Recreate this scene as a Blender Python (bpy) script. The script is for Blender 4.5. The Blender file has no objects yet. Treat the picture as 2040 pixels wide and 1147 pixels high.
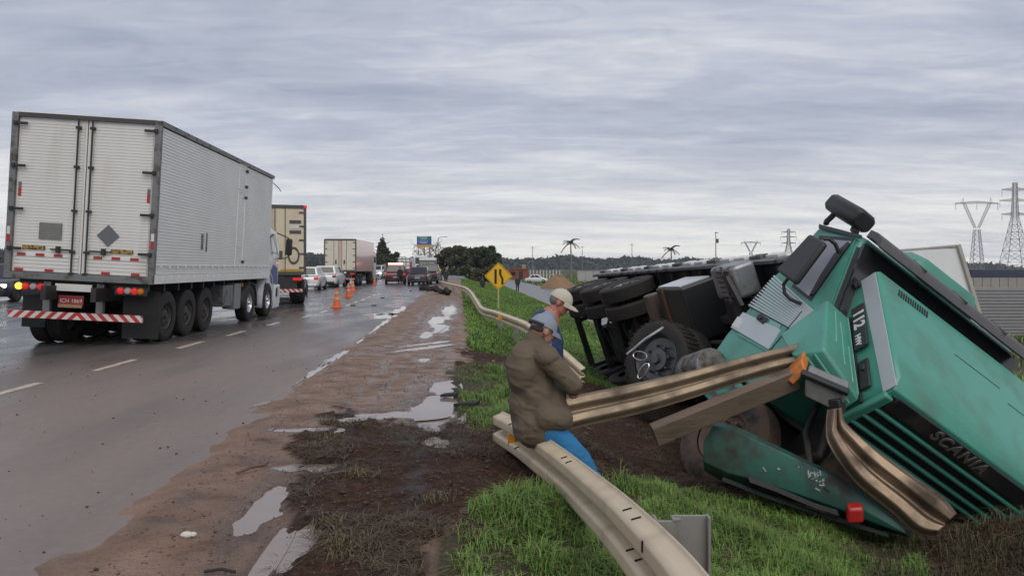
import bpy, math, random
import numpy as np
from mathutils import Vector, Matrix, Euler
random.seed(7); rng = np.random.default_rng(7)
scene = bpy.context.scene
COL = scene.collection
R = math.radians
# ---------------------------------------------------------------- camera
FPX, CAMH, U0, V0 = 1500.0, 1.45, 1020.0, 533.0      # focal length in photo pixels, eye height, horizon
cam_d = bpy.data.cameras.new('camera'); cam = bpy.data.objects.new('camera', cam_d); COL.objects.link(cam)
cam.location = (0, 0, CAMH); cam.rotation_euler = (R(90), 0, 0)
cam_d.sensor_width = 36; cam_d.lens = 36*FPX/2040; cam_d.shift_y = -(573.5-V0)/2040
cam_d.clip_start = 0.05; cam_d.clip_end = 12000
scene.camera = cam
# ---------------------------------------------------------------- sky, sun, exposure
SUN_EL, SUN_AZ = R(48), R(163)
world = bpy.data.worlds.new('World'); scene.world = world; world.use_nodes = True
def build_world():
    nt = world.node_tree; N = nt.nodes; L = nt.links; N.clear()
    out = N.new('ShaderNodeOutputWorld'); bg1 = N.new('ShaderNodeBackground'); bg2 = N.new('ShaderNodeBackground')
    sky = N.new('ShaderNodeTexSky'); sky.sky_type = 'NISHITA'; sky.sun_disc = False
    sky.sun_elevation = SUN_EL; sky.sun_rotation = SUN_AZ
    bg1.inputs['Strength'].default_value = 0.05
    L.new(sky.outputs[0], bg1.inputs['Color'])
    tc = N.new('ShaderNodeTexCoord'); sep = N.new('ShaderNodeSeparateXYZ'); L.new(tc.outputs['Generated'], sep.inputs[0])
    def math_(op, a, b=None, c=None):
        n = N.new('ShaderNodeMath'); n.operation = op
        for i, x in enumerate((a, b, c)):
            if x is None: continue
            if isinstance(x, (int, float)): n.inputs[i].default_value = x
            else: L.new(x, n.inputs[i])
        return n.outputs[0]
    zc = math_('MAXIMUM', sep.outputs['Z'], 0.0)
    # flat cloud deck: project the view direction on a high layer so that cloud bands flatten to the horizon
    den = math_('ADD', zc, 0.10)
    px = math_('DIVIDE', sep.outputs['X'], den); py = math_('DIVIDE', sep.outputs['Y'], den)
    comb = N.new('ShaderNodeCombineXYZ'); L.new(px, comb.inputs[0]); L.new(py, comb.inputs[1])
    def noise(scale, det, rough, sc, dist=0.0, rot=0.0):
        mp = N.new('ShaderNodeMapping'); mp.inputs['Scale'].default_value = sc; mp.inputs['Rotation'].default_value = (0, 0, rot)
        L.new(comb.outputs[0], mp.inputs[0])
        n = N.new('ShaderNodeTexNoise'); n.inputs['Scale'].default_value = scale; n.inputs['Detail'].default_value = det
        n.inputs['Roughness'].default_value = rough; n.inputs['Distortion'].default_value = dist
        L.new(mp.outputs[0], n.inputs['Vector']); return n.outputs['Fac']
    n1 = noise(0.62, 6, .52, (.42, 1.25, 1), .7, R(14)); n2 = noise(1.9, 6, .55, (.6, 1.3, 1), .9, R(20)); n3 = noise(6.5, 6, .58, (.5, 1.25, 1), 1.1, R(24))
    s = math_('ADD', math_('MULTIPLY', n1, .50), math_('ADD', math_('MULTIPLY', n2, .33), math_('MULTIPLY', n3, .17)))
    ramp = N.new('ShaderNodeValToRGB'); e = ramp.color_ramp.elements
    e[0].position = .36; e[0].color = (.350, .395, .500, 1)
    e[1].position = .64; e[1].color = (.735, .755, .805, 1)
    m = ramp.color_ramp.elements.new(.50); m.color = (.495, .530, .630, 1)
    L.new(s, ramp.inputs[0])
    # thinner cloud low down: brighter, creamier strip towards the horizon all round
    hr = N.new('ShaderNodeMapRange'); hr.interpolation_type = 'SMOOTHSTEP'
    hr.inputs[1].default_value = 0.0; hr.inputs[2].default_value = .19; hr.inputs[3].default_value = 1.0; hr.inputs[4].default_value = 0.0
    L.new(zc, hr.inputs[0])
    hn = math_('MULTIPLY', hr.outputs[0], math_('ADD', math_('MULTIPLY', s, 2.6), -.55))
    hn = math_('MINIMUM', math_('MAXIMUM', hn, 0.0), 1.0)
    mix = N.new('ShaderNodeMix'); mix.data_type = 'RGBA'; L.new(hn, mix.inputs[0]); L.new(ramp.outputs[0], mix.inputs[6])
    mix.inputs[7].default_value = (1.02, 1.0, .95, 1)
    L.new(mix.outputs[2], bg2.inputs['Color']); bg2.inputs['Strength'].default_value = 1.0
    ms = N.new('ShaderNodeMixShader'); ms.inputs[0].default_value = .93
    L.new(bg1.outputs[0], ms.inputs[1]); L.new(bg2.outputs[0], ms.inputs[2]); L.new(ms.outputs[0], out.inputs[0])
build_world()
sun_d = bpy.data.lights.new('sun', 'SUN'); sun_d.energy = 1.4; sun_d.angle = R(50); sun_d.color = (1, .92, .80)
sun = bpy.data.objects.new('sun', sun_d); COL.objects.link(sun)
sun.rotation_euler = Vector((math.sin(SUN_AZ)*math.cos(SUN_EL), math.cos(SUN_AZ)*math.cos(SUN_EL), math.sin(SUN_EL))).to_track_quat('Z', 'Y').to_euler()
vs = scene.view_settings; vs.view_transform = 'Standard'; vs.look = 'None'; vs.gamma = 1; vs.exposure = 0.06; vs.use_curve_mapping = False

# ---------------------------------------------------------------- helpers
def P(u, v, Y): return Vector(((u-U0)/FPX*Y, Y, CAMH-(v-V0)/FPX*Y))
def proj(X, Y, Z): return U0+FPX*X/Y, V0-FPX*(Z-CAMH)/Y
def lin(r, g, b):
    f = lambda c: (c/255/12.92) if c/255 <= .04045 else ((c/255+.055)/1.055)**2.4
    return (f(r), f(g), f(b))
MATS = {}
def mat(name, col, rough=.6, metal=0., var=.15, vscale=4., bump=0., bscale=40., dirt=None, dscale=3., dlo=.5, dhi=.7, emit=None, estr=0., spec=.5, coat=0., stretch=(1,1,1), trans=0., coord='Object'):
    if name in MATS: return MATS[name]
    m = bpy.data.materials.new(name); m.use_nodes = True; nt = m.node_tree; N = nt.nodes; L = nt.links
    b = N['Principled BSDF']; b.inputs['Roughness'].default_value = rough; b.inputs['Metallic'].default_value = metal
    b.inputs['Specular IOR Level'].default_value = spec; b.inputs['Coat Weight'].default_value = coat
    if trans: b.inputs['Transmission Weight'].default_value = trans
    tc = N.new('ShaderNodeTexCoord'); mp = N.new('ShaderNodeMapping'); mp.inputs['Scale'].default_value = stretch
    L.new(tc.outputs[coord], mp.inputs[0])
    def noise(sc, det=5):
        n = N.new('ShaderNodeTexNoise'); n.inputs['Scale'].default_value = sc; n.inputs['Detail'].default_value = det
        L.new(mp.outputs[0], n.inputs['Vector']); return n.outputs['Fac']
    c0 = tuple(max(0, x*(1-var)) for x in col); c1 = tuple(min(1, x*(1+var)) for x in col)
    mx = N.new('ShaderNodeMix'); mx.data_type = 'RGBA'; mx.inputs[6].default_value = (*c0, 1); mx.inputs[7].default_value = (*c1, 1)
    L.new(noise(vscale), mx.inputs[0]); res = mx.outputs[2]
    if dirt:
        rm = N.new('ShaderNodeMapRange'); rm.inputs[1].default_value = dlo; rm.inputs[2].default_value = dhi; L.new(noise(dscale, 8), rm.inputs[0])
        m2 = N.new('ShaderNodeMix'); m2.data_type = 'RGBA'; L.new(rm.outputs[0], m2.inputs[0]); L.new(res, m2.inputs[6]); m2.inputs[7].default_value = (*dirt, 1)
        res = m2.outputs[2]
        rr = N.new('ShaderNodeMapRange'); rr.inputs[3].default_value = rough; rr.inputs[4].default_value = min(1, rough+.35); L.new(rm.outputs[0], rr.inputs[0]); L.new(rr.outputs[0], b.inputs['Roughness'])
    L.new(res, b.inputs['Base Color'])
    if bump:
        bp = N.new('ShaderNodeBump'); bp.inputs['Strength'].default_value = bump; bp.inputs['Distance'].default_value = .02
        L.new(noise(bscale, 6), bp.inputs['Height']); L.new(bp.outputs[0], b.inputs['Normal'])
    if emit: b.inputs['Emission Color'].default_value = (*emit, 1); b.inputs['Emission Strength'].default_value = estr
    MATS[name] = m; return m
def stripes(name, ca, cb, scale, axis, rough=.5, duty=.5, diag=None):
    if name in MATS: return MATS[name]
    m = bpy.data.materials.new(name); m.use_nodes = True; nt = m.node_tree; N = nt.nodes; L = nt.links; b = N['Principled BSDF']; b.inputs['Roughness'].default_value = rough
    tc = N.new('ShaderNodeTexCoord'); sp = N.new('ShaderNodeSeparateXYZ'); L.new(tc.outputs['Object'], sp.inputs[0])
    def mt(op, a, bb=None):
        n = N.new('ShaderNodeMath'); n.operation = op
        for i, x in enumerate((a, bb)):
            if x is None: continue
            if isinstance(x, (int, float)): n.inputs[i].default_value = x
            else: L.new(x, n.inputs[i])
        return n.outputs[0]
    a = sp.outputs[axis]
    if diag is not None: a = mt('ADD', mt('ABSOLUTE', a), sp.outputs[diag])
    fr = mt('LESS_THAN', mt('FRACT', mt('MULTIPLY', a, scale)), duty)
    mx = N.new('ShaderNodeMix'); mx.data_type = 'RGBA'; mx.inputs[6].default_value = (*ca, 1); mx.inputs[7].default_value = (*cb, 1)
    L.new(fr, mx.inputs[0]); L.new(mx.outputs[2], b.inputs['Base Color']); MATS[name] = m; return m

def fast_mesh(name, V, F3=None, F4=None):
    """numpy verts and triangle / quad index arrays to a mesh"""
    me = bpy.data.meshes.new(name); V = np.asarray(V, np.float32); me.vertices.add(len(V)); me.vertices.foreach_set('co', V.ravel())
    parts = []; tot = []
    if F4 is not None and len(F4): parts.append(np.asarray(F4, np.int32).ravel()); tot.append(np.full(len(F4), 4, np.int32))
    if F3 is not None and len(F3): parts.append(np.asarray(F3, np.int32).ravel()); tot.append(np.full(len(F3), 3, np.int32))
    li = np.concatenate(parts); lt = np.concatenate(tot); ls = np.concatenate([[0], np.cumsum(lt)[:-1]]).astype(np.int32)
    me.loops.add(len(li)); me.loops.foreach_set('vertex_index', li); me.polygons.add(len(lt)); me.polygons.foreach_set('loop_start', ls)
    me.update(calc_edges=True); me.validate(); return me
def link(name, me, mats=(), parent=None, smooth=None):
    o = bpy.data.objects.new(name, me); COL.objects.link(o)
    if me is not None:
        for m in mats: me.materials.append(m)
        if smooth is not None:
            me.polygons.foreach_set('use_smooth', [True]*len(me.polygons)); me.set_sharp_from_angle(angle=R(smooth))
    if parent: o.parent = parent
    return o
def tag(o, label, cat=None, group=None, kind=None):
    if label: o['label'] = label
    if cat: o['category'] = cat
    if group: o['group'] = group
    if kind: o['kind'] = kind
    return o
def thing(name, label, cat, loc=(0,0,0), rz=0., group=None, mtx=None):
    o = bpy.data.objects.new(name, None); o.empty_display_size = .2; COL.objects.link(o)
    if mtx is not None: o.matrix_world = mtx
    else: o.location = loc; o.rotation_euler = (0, 0, rz)
    return tag(o, label, cat, group)
def copy_tree(o, parent=None):
    c = o.copy(); COL.objects.link(c); c.parent = parent
    for ch in [x for x in bpy.data.objects if x.parent == o]: copy_tree(ch, c)
    return c
class MB:
    def __init__(s): s.v = []; s.f = []; s.m = []
    def add(s, vs, fs, mi=0):
        k = len(s.v); s.v += [tuple(x) for x in vs]; s.f += [tuple(i+k for i in f) for f in fs]; s.m += [mi]*len(fs); return s
    def box(s, c, size, rot=None, mi=0):
        hx, hy, hz = size[0]/2, size[1]/2, size[2]/2; c = Vector(c)
        vs = [Vector((x, y, z)) for x in (-hx, hx) for y in (-hy, hy) for z in (-hz, hz)]
        if rot is not None:
            M = rot if isinstance(rot, Matrix) else Euler(rot).to_matrix()
            vs = [M @ v for v in vs]
        return s.add([v+c for v in vs], [(0,1,3,2),(4,6,7,5),(0,4,5,1),(2,3,7,6),(0,2,6,4),(1,5,7,3)], mi)
    def bar(s, p0, p1, w, h, up=(0,0,1), mi=0):
        p0, p1 = Vector(p0), Vector(p1); d = (p1-p0); ln = d.length; d.normalize(); up = Vector(up)
        x = d.cross(up)
        if x.length < 1e-4: x = d.cross(Vector((1,0,0)))
        x.normalize(); z = x.cross(d); M = Matrix((x, d, z)).transposed()
        return s.box((p0+p1)/2, (w, ln, h), M, mi)
    def cyl(s, p0, p1, r0, r1=None, n=14, caps=True, mi=0):
        return s.lathe([(r0, 0), (r0 if r1 is None else r1, 1)], p0, p1, n, caps, mi)
    def lathe(s, prof, p0, p1, n=16, caps=True, mi=0):
        """prof = (radius, fraction of the way p0 to p1)"""
        p0, p1 = Vector(p0), Vector(p1); d = (p1-p0); dn = d.normalized()
        x = dn.orthogonal().normalized(); y = dn.cross(x); vs = []; fs = []
        for r, t in prof:
            c = p0+d*t
            for i in range(n):
                a = 2*math.pi*i/n; vs.append(c+(x*math.cos(a)+y*math.sin(a))*r)
        for j in range(len(prof)-1):
            for i in range(n):
                i2 = (i+1) % n; fs.append((j*n+i, j*n+i2, (j+1)*n+i2, (j+1)*n+i))
        if caps: fs.append(tuple(range(n))[::-1]); fs.append(tuple((len(prof)-1)*n+i for i in range(n)))
        return s.add(vs, fs, mi)
    def tube(s, pts, r, n=8, mi=0):
        pts = [Vector(p) for p in pts]; vs = []; fs = []; rs = r if isinstance(r, (list, tuple)) else [r]*len(pts); prev = None
        for i, p in enumerate(pts):
            d = (pts[min(i+1, len(pts)-1)]-pts[max(i-1, 0)]).normalized()
            x = d.orthogonal().normalized() if prev is None else (prev-d*prev.dot(d)).normalized()
            prev = x; y = d.cross(x)
            for k in range(n):
                a = 2*math.pi*k/n; vs.append(p+(x*math.cos(a)+y*math.sin(a))*rs[i])
        for j in range(len(pts)-1):
            for k in range(n): fs.append((j*n+k, j*n+(k+1) % n, (j+1)*n+(k+1) % n, (j+1)*n+k))
        fs.append(tuple(range(n))[::-1]); fs.append(tuple((len(pts)-1)*n+k for k in range(n)))
        return s.add(vs, fs, mi)
    def prism(s, poly, ext, mi=0):
        poly = [Vector(p) for p in poly]; ext = Vector(ext); n = len(poly)
        return s.add(poly+[p+ext for p in poly], [tuple(range(n))[::-1], tuple(range(n, 2*n))]+[(i, (i+1) % n, n+(i+1) % n, n+i) for i in range(n)], mi)
    def loft(s, secs, closed=True, caps=True, mi=0):
        n = len(secs[0]); vs = [p for sec in secs for p in sec]; fs = []
        for j in range(len(secs)-1):
            for i in range(n if closed else n-1): fs.append((j*n+i, j*n+(i+1) % n, (j+1)*n+(i+1) % n, (j+1)*n+i))
        if caps and closed: fs.append(tuple(range(n))[::-1]); fs.append(tuple((len(secs)-1)*n+i for i in range(n)))
        return s.add(vs, fs, mi)
    def ell(s, c, r, n=14, k=9, mi=0, rot=None):
        c = Vector(c); vs = []; fs = []; r = (r, r, r) if isinstance(r, (int, float)) else r
        M = Matrix.Identity(3) if rot is None else (rot if isinstance(rot, Matrix) else Euler(rot).to_matrix())
        for j in range(1, k):
            t = math.pi*j/k
            for i in range(n):
                a = 2*math.pi*i/n; vs.append(c+M @ Vector((r[0]*math.sin(t)*math.cos(a), r[1]*math.sin(t)*math.sin(a), r[2]*math.cos(t))))
        vs.append(c+M @ Vector((0, 0, r[2]))); vs.append(c+M @ Vector((0, 0, -r[2]))); top = len(vs)-2
        for j in range(k-2):
            for i in range(n): fs.append((j*n+i, (j+1)*n+i, (j+1)*n+(i+1) % n, j*n+(i+1) % n))
        for i in range(n): fs.append((top, i, (i+1) % n)); fs.append((top+1, (k-2)*n+(i+1) % n, (k-2)*n+i))
        return s.add(vs, fs, mi)
    def mesh(s, name):
        me = bpy.data.meshes.new(name); me.from_pydata([tuple(v) for v in s.v], [], s.f); me.polygons.foreach_set('material_index', s.m); me.update(); return me
    def build(s, name, mats, parent=None, smooth=35, bevel=0., seg=2, solid=0.):
        if not isinstance(mats, (list, tuple)): mats = [mats]
        o = link(name, s.mesh(name), mats, parent, smooth)
        import bmesh as _b
        bm = _b.new(); bm.from_mesh(o.data); _b.ops.recalc_face_normals(bm, faces=bm.faces[:]); bm.to_mesh(o.data); bm.free()
        if solid: md = o.modifiers.new('solid', 'SOLIDIFY'); md.thickness = solid; md.offset = 0
        if bevel: md = o.modifiers.new('bevel', 'BEVEL'); md.width = bevel; md.segments = seg; md.limit_method = 'ANGLE'; md.angle_limit = R(35)
        return o
def text(name, s, size, m, mtx, parent=None, extrude=.003, space=1., align='CENTER', bold=0.):
    c = bpy.data.curves.new(name, 'FONT'); c.body = s; c.size = size; c.extrude = extrude; c.align_x = align; c.align_y = 'CENTER'; c.space_character = space; c.offset = bold
    t = bpy.data.objects.new(name, c); COL.objects.link(t)
    dg = bpy.context.evaluated_depsgraph_get(); me = bpy.data.meshes.new_from_object(t.evaluated_get(dg)); bpy.data.objects.remove(t)
    o = link(name, me, [], parent); me.materials.clear(); me.materials.append(m)
    if parent: o.matrix_local = mtx
    else: o.matrix_world = mtx
    return o
def basis(o, x, y, z):
    M = Matrix((Vector(x), Vector(y), Vector(z))).transposed().to_4x4(); M.translation = Vector(o); return M
from mathutils.bvhtree import BVHTree
def photo_hit(obj, M, u, v):
    """where the line of sight of a photo pixel meets a mesh (M = its world matrix): local point and normal"""
    bv = BVHTree.FromPolygons([x.co.copy() for x in obj.data.vertices], [tuple(p.vertices) for p in obj.data.polygons])
    Mi = M.inverted(); o = Mi @ Vector((0, 0, CAMH)); d = (Mi.to_3x3() @ Vector(((u-U0)/FPX, 1, -(v-V0)/FPX))).normalized(); h = bv.ray_cast(o, d)
    if h[0] is None: return None
    n = h[1] if h[1].dot(d) < 0 else -h[1]; return h[0], n.normalized(), d
# value noise on the plane
_perm = rng.random((256, 256))
def vnoise(x, y):
    x = np.asarray(x, float); y = np.asarray(y, float); xi = np.floor(x).astype(int); yi = np.floor(y).astype(int); fx = x-xi; fy = y-yi
    fx = fx*fx*(3-2*fx); fy = fy*fy*(3-2*fy); g = lambda a, b: _perm[a % 256, b % 256]
    return (g(xi, yi)*(1-fx)+g(xi+1, yi)*fx)*(1-fy)+(g(xi, yi+1)*(1-fx)+g(xi+1, yi+1)*fx)*fy
def fbm(x, y, oct=4):
    s = 0; a = 1; t = 0
    for k in range(oct): s = s+a*vnoise(x*2**k+17*k, y*2**k+31*k); t += a; a *= .5
    return s/t*2-1
def sstep(a, b, x): t = np.clip((x-a)/(b-a), 0, 1); return t*t*(3-2*t)
# ================================================================ ground, road, puddles
KR = .069
def s_of(X, Y): return X+1.9+KR*Y
def X_of(s, Y): return s-1.9-KR*Y
def in_poly(px, py, poly):
    px = np.asarray(px, float); py = np.asarray(py, float); c = np.zeros(px.shape, bool); n = len(poly)
    for i in range(n):
        x0, y0 = poly[i]; x1, y1 = poly[(i+1) % n]
        cond = ((y0 > py) != (y1 > py)) & (px < (x1-x0)*(py-y0)/(y1-y0+1e-9)+x0); c ^= cond
    return c
GS = [-3000, -30, -1, -.35, 0, .12, .35, .8, 1.9, 2.6, 3.2, 4, 5, 6.5, 8, 9, 13, 15, 60, 3000]
GZ = [-.4, -.30, -.05, -.012, .005, .018, .012, -.014, -.045, -.2, -.36, -.62, -.88, -1.06, -1.15, -1.2, -1.2, -1.22, -1.3, -1.3]
def gbase(s, Y): return np.interp(s, GS, GZ)
PUDDLES = []   # s, Y, half across, half along, turn
for u, v, a, b, t in [(862, 815, .23, 1.35, 0), (880, 770, .17, .6, 0), (770, 828, .42, .2, 0), (715, 838, .3, .14, 0), (528, 1015, .13, .5, 0), (600, 936, .26, .13, 0), (590, 1095, .06, .4, 0),
                      (530, 1120, .05, .45, 0), (868, 640, .24, 2.6, 0), (893, 618, .26, 4.2, 0), (848, 668, .16, 1.0, 0), (845, 716, .13, .35, 0), (800, 700, .95, .12, -.9), (815, 690, .8, .1, -.9), (585, 865, .3, .12, 0), (865, 880, .16, .3, 0), (880, 655, .2, 1.2, 0)]:
    Y = FPX*(CAMH+.045)/(v-V0); PUDDLES.append((s_of((u-U0)/FPX*Y, Y), Y, a, b, t))
def pud_r(s, Y):
    """smallest normalised distance to a puddle centre"""
    best = np.full(np.shape(s), 9.)
    for ps, pY, a, b, t in PUDDLES:
        ds = s-ps; dy = Y-pY; c, k = math.cos(t), math.sin(t); e1 = (ds*c-dy*k)/a; e2 = (ds*k+dy*c)/b
        best = np.minimum(best, np.sqrt(e1*e1+e2*e2))
    return best+.42*fbm(s*3.1, Y*1.9, 3)+.40*fbm(s*9, Y*6, 3)
G2 = [(900, 745), (935, 728), (1015, 733), (1020, 850), (935, 852), (888, 800)]
G3 = [(870, 1200), (890, 1060), (950, 1000), (1060, 990), (1120, 958), (1240, 950), (1400, 968), (1560, 1020), (1700, 1058), (1830, 1085), (1880, 1200)]
D1 = [(560, 900), (610, 842), (700, 820), (830, 850), (900, 845), (1010, 850), (1400, 830), (1420, 985), (1240, 955), (1080, 985), (940, 1005), (880, 1080), (870, 1200), (600, 1200), (575, 1050)]
D2 = [(925, 688), (1040, 690), (1040, 738), (925, 735)]
def masks(X, Y, Z):
    s = s_of(X, Y); u, v = proj(X, np.maximum(Y, .3), Z); n = fbm(X*1.3, Y*1.3, 4); n2 = fbm(X*6+9, Y*6, 3)
    uj = u+n*28+n2*10; vj = v+n2*12+n*10; near = Y < 14.2+n
    grass = np.where(near, (in_poly(uj, vj, G2) | in_poly(uj, vj, G3)).astype(float), sstep(1.95, 2.2, s+.18*n))
    grass = np.where((s > 2.2) & (Y < 2.55), 1., grass)
    ud = u+n*55+n2*34; vd = v+n2*26+n*12; soil = (in_poly(ud, vd, D1) | in_poly(ud, vd, D2)).astype(float)*near
    soil = np.where(near & (s > 3.6) & (grass < .5), 1., soil)
    grass = np.where((s > 8.1) & (s < 13.1), 0, grass); grass = np.where(s > 13.1, 1., grass); grass = np.where(s < -26, .55+.45*np.sign(n), grass)
    soil = np.where(s < -26, 0, soil)
    return s, grass, soil
def ground_z(X, Y):
    X = np.asarray(X, float); Y = np.asarray(Y, float); s = s_of(X, Y); z = gbase(s, Y)
    _, g, so = masks(X, Y, z); near = (Y < 45)*1.
    amp = .006+.030*so*(s < 8)+.02*g*(s > 1.9)
    z = z+near*amp*fbm(X*2.2, Y*2.2, 4)*(s > -.2)+near*.010*fbm(X*5+3, Y*3, 4)*(s > -.9)*(s < .5)+near*so*(.045*np.maximum(0, fbm(X*5, Y*5, 4))+.030*np.maximum(0, fbm(X*14, Y*14, 3)))*(s > .5)
    r = pud_r(s, Y); z = z-near*.034*(1-sstep(.55, 1.15, r))*(s > 0)*(s < 2.4)
    z = z+near*.0045*fbm(X*7, Y*7, 3)*(s > .25)*(s < 2.4)
    z = z+.42*np.exp(-((X-4.35)/.75)**2-((Y-6.15)/.62)**2)*(1+.25*fbm(X*4, Y*4, 3))       # earth pushed up by the bonnet
    # furrow torn by the wreck
    z = z-.10*np.exp(-((s-3.6-.25*np.sin(Y))/.35)**2)*sstep(6, 7, Y)*(1-sstep(11, 13, Y))
    return z
def make_ground():
    sv = np.concatenate([[-3500, -1500, -600, -250, -110, -60, -40, -30], np.linspace(-26, -1.2, 9), np.arange(-.9, 6.5, .045), np.arange(6.5, 14, .16), np.arange(14, 60, 2.5), [70, 100, 160, 300, 700, 1600, 3500]])
    yv = np.concatenate([[-60, -20, -6, -1, .8, 1.6, 2.2], 2.5*1.0095**np.arange(0, 262), 29.9*1.03**np.arange(1, 55), 155*1.14**np.arange(0, 26)])
    S, YY = np.meshgrid(sv, yv); XX = X_of(S, YY); ZZ = ground_z(XX, YY); nr, nc = S.shape
    V = np.stack([XX, YY, ZZ], -1).reshape(-1, 3); i = np.arange(nr*nc).reshape(nr, nc)
    F = np.stack([i[:-1, :-1], i[:-1, 1:], i[1:, 1:], i[1:, :-1]], -1).reshape(-1, 4)
    me = fast_mesh('ground', V, None, F); _, g, so = masks(V[:, 0], V[:, 1], V[:, 2])
    s = s_of(V[:, 0], V[:, 1]); wet = (1-sstep(.9, 2.1, pud_r(s, V[:, 1])))*(s > 0)*(s < 2.6); yy = V[:, 1]; wob = .06*np.sin(yy*.7)+.05*fbm(yy*.5, yy*0, 2)
    for c0, w0, a0 in ((.72, .07, 1.), (.98, .05, .9), (1.30, .08, .9), (1.62, .10, 1.)): wet = np.maximum(wet, a0*np.exp(-((s-c0-wob)/w0)**2)*sstep(-.25, .25, fbm(s*2+c0*9, yy*.8, 3))*(yy < 30))
    ca = me.color_attributes.new('kind_of_soil', 'FLOAT_COLOR', 'POINT'); ca.data.foreach_set('color', np.stack([g, so, wet, np.ones_like(g)], -1).astype(np.float32).ravel())
    m = bpy.data.materials.new('soil'); m.use_nodes = True; nt = m.node_tree; N = nt.nodes; L = nt.links; b = N['Principled BSDF']
    at = N.new('ShaderNodeVertexColor'); at.layer_name = 'kind_of_soil'; sp = N.new('ShaderNodeSeparateColor'); L.new(at.outputs[0], sp.inputs[0])
    tc = N.new('ShaderNodeTexCoord')
    def noise(sc, d=6):
        n = N.new('ShaderNodeTexNoise'); n.inputs['Scale'].default_value = sc; n.inputs['Detail'].default_value = d; n.inputs['Roughness'].default_value = .6; L.new(tc.outputs['Object'], n.inputs['Vector']); return n.outputs['Fac']
    def ramp(f, stops):
        r = N.new('ShaderNodeValToRGB'); L.new(f, r.inputs[0]); e = r.color_ramp.elements
        e[0].position, e[0].color = stops[0][0], (*stops[0][1], 1); e[1].position, e[1].color = stops[-1][0], (*stops[-1][1], 1)
        for p, c in stops[1:-1]: x = e.new(p); x.color = (*c, 1)
        return r.outputs[0]
    def mix(f, a, c):
        x = N.new('ShaderNodeMix'); x.data_type = 'RGBA'; L.new(f, x.inputs[0]); L.new(a, x.inputs[6])
        if isinstance(c, tuple): x.inputs[7].default_value = (*c, 1)
        else: L.new(c, x.inputs[7])
        return x.outputs[2]
    nz = noise(2.3); nf = noise(23, 8)
    clay = ramp(nz, [(.28, (.090, .055, .038)), (.46, (.205, .124, .082)), (.72, (.305, .190, .130))])
    clay = mix(ramp(noise(60, 4), [(.56, (0, 0, 0)), (.66, (.55, .55, .55))]), clay, (.075, .045, .035))
    dark = ramp(nf, [(.3, (.018, .010, .007)), (.55, (.060, .032, .021)), (.75, (.120, .068, .044))])
    gr = ramp(nf, [(.3, (.030, .026, .013)), (.55, (.068, .056, .026)), (.8, (.115, .078, .044))])
    c = mix(sp.outputs[1], clay, dark); c = mix(sp.outputs[0], c, gr)
    wetc = N.new('ShaderNodeMix'); wetc.data_type = 'RGBA'; wetc.blend_type = 'MULTIPLY'; L.new(sp.outputs[2], wetc.inputs[0]); L.new(c, wetc.inputs[6]); wetc.inputs[7].default_value = (.62, .6, .6, 1)
    L.new(wetc.outputs[2], b.inputs['Base Color'])
    rr = N.new('ShaderNodeMapRange'); rr.inputs[1].default_value = .35; rr.inputs[2].default_value = .65; rr.inputs[3].default_value = .34; rr.inputs[4].default_value = .85; L.new(noise(3.7), rr.inputs[0])
    mw = N.new('ShaderNodeMath'); mw.operation = 'MULTIPLY_ADD'; L.new(sp.outputs[2], mw.inputs[0]); mw.inputs[1].default_value = -.46; L.new(rr.outputs[0], mw.inputs[2])
    ms = N.new('ShaderNodeMath'); ms.operation = 'MULTIPLY_ADD'; L.new(sp.outputs[1], ms.inputs[0]); ms.inputs[1].default_value = .3; L.new(mw.outputs[0], ms.inputs[2])
    mg = N.new('ShaderNodeMath'); mg.operation = 'MAXIMUM'; L.new(ms.outputs[0], mg.inputs[0]); L.new(sp.outputs[0], mg.inputs[1])
    sl = N.new('ShaderNodeMapRange'); sl.inputs[3].default_value = .5; sl.inputs[4].default_value = .18; L.new(sp.outputs[1], sl.inputs[0]); L.new(sl.outputs[0], b.inputs['Specular IOR Level'])
    mn = N.new('ShaderNodeMath'); mn.operation = 'MAXIMUM'; L.new(mg.outputs[0], mn.inputs[0]); mn.inputs[1].default_value = .10; L.new(mn.outputs[0], b.inputs['Roughness'])
    bp = N.new('ShaderNodeBump'); bp.inputs['Strength'].default_value = .8; bp.inputs['Distance'].default_value = .04; L.new(noise(34, 8), bp.inputs['Height']); L.new(bp.outputs[0], b.inputs['Normal'])
    o = link('ground', me, [m], None, 60); tag(o, None, kind='structure'); return o
make_ground()
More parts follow.
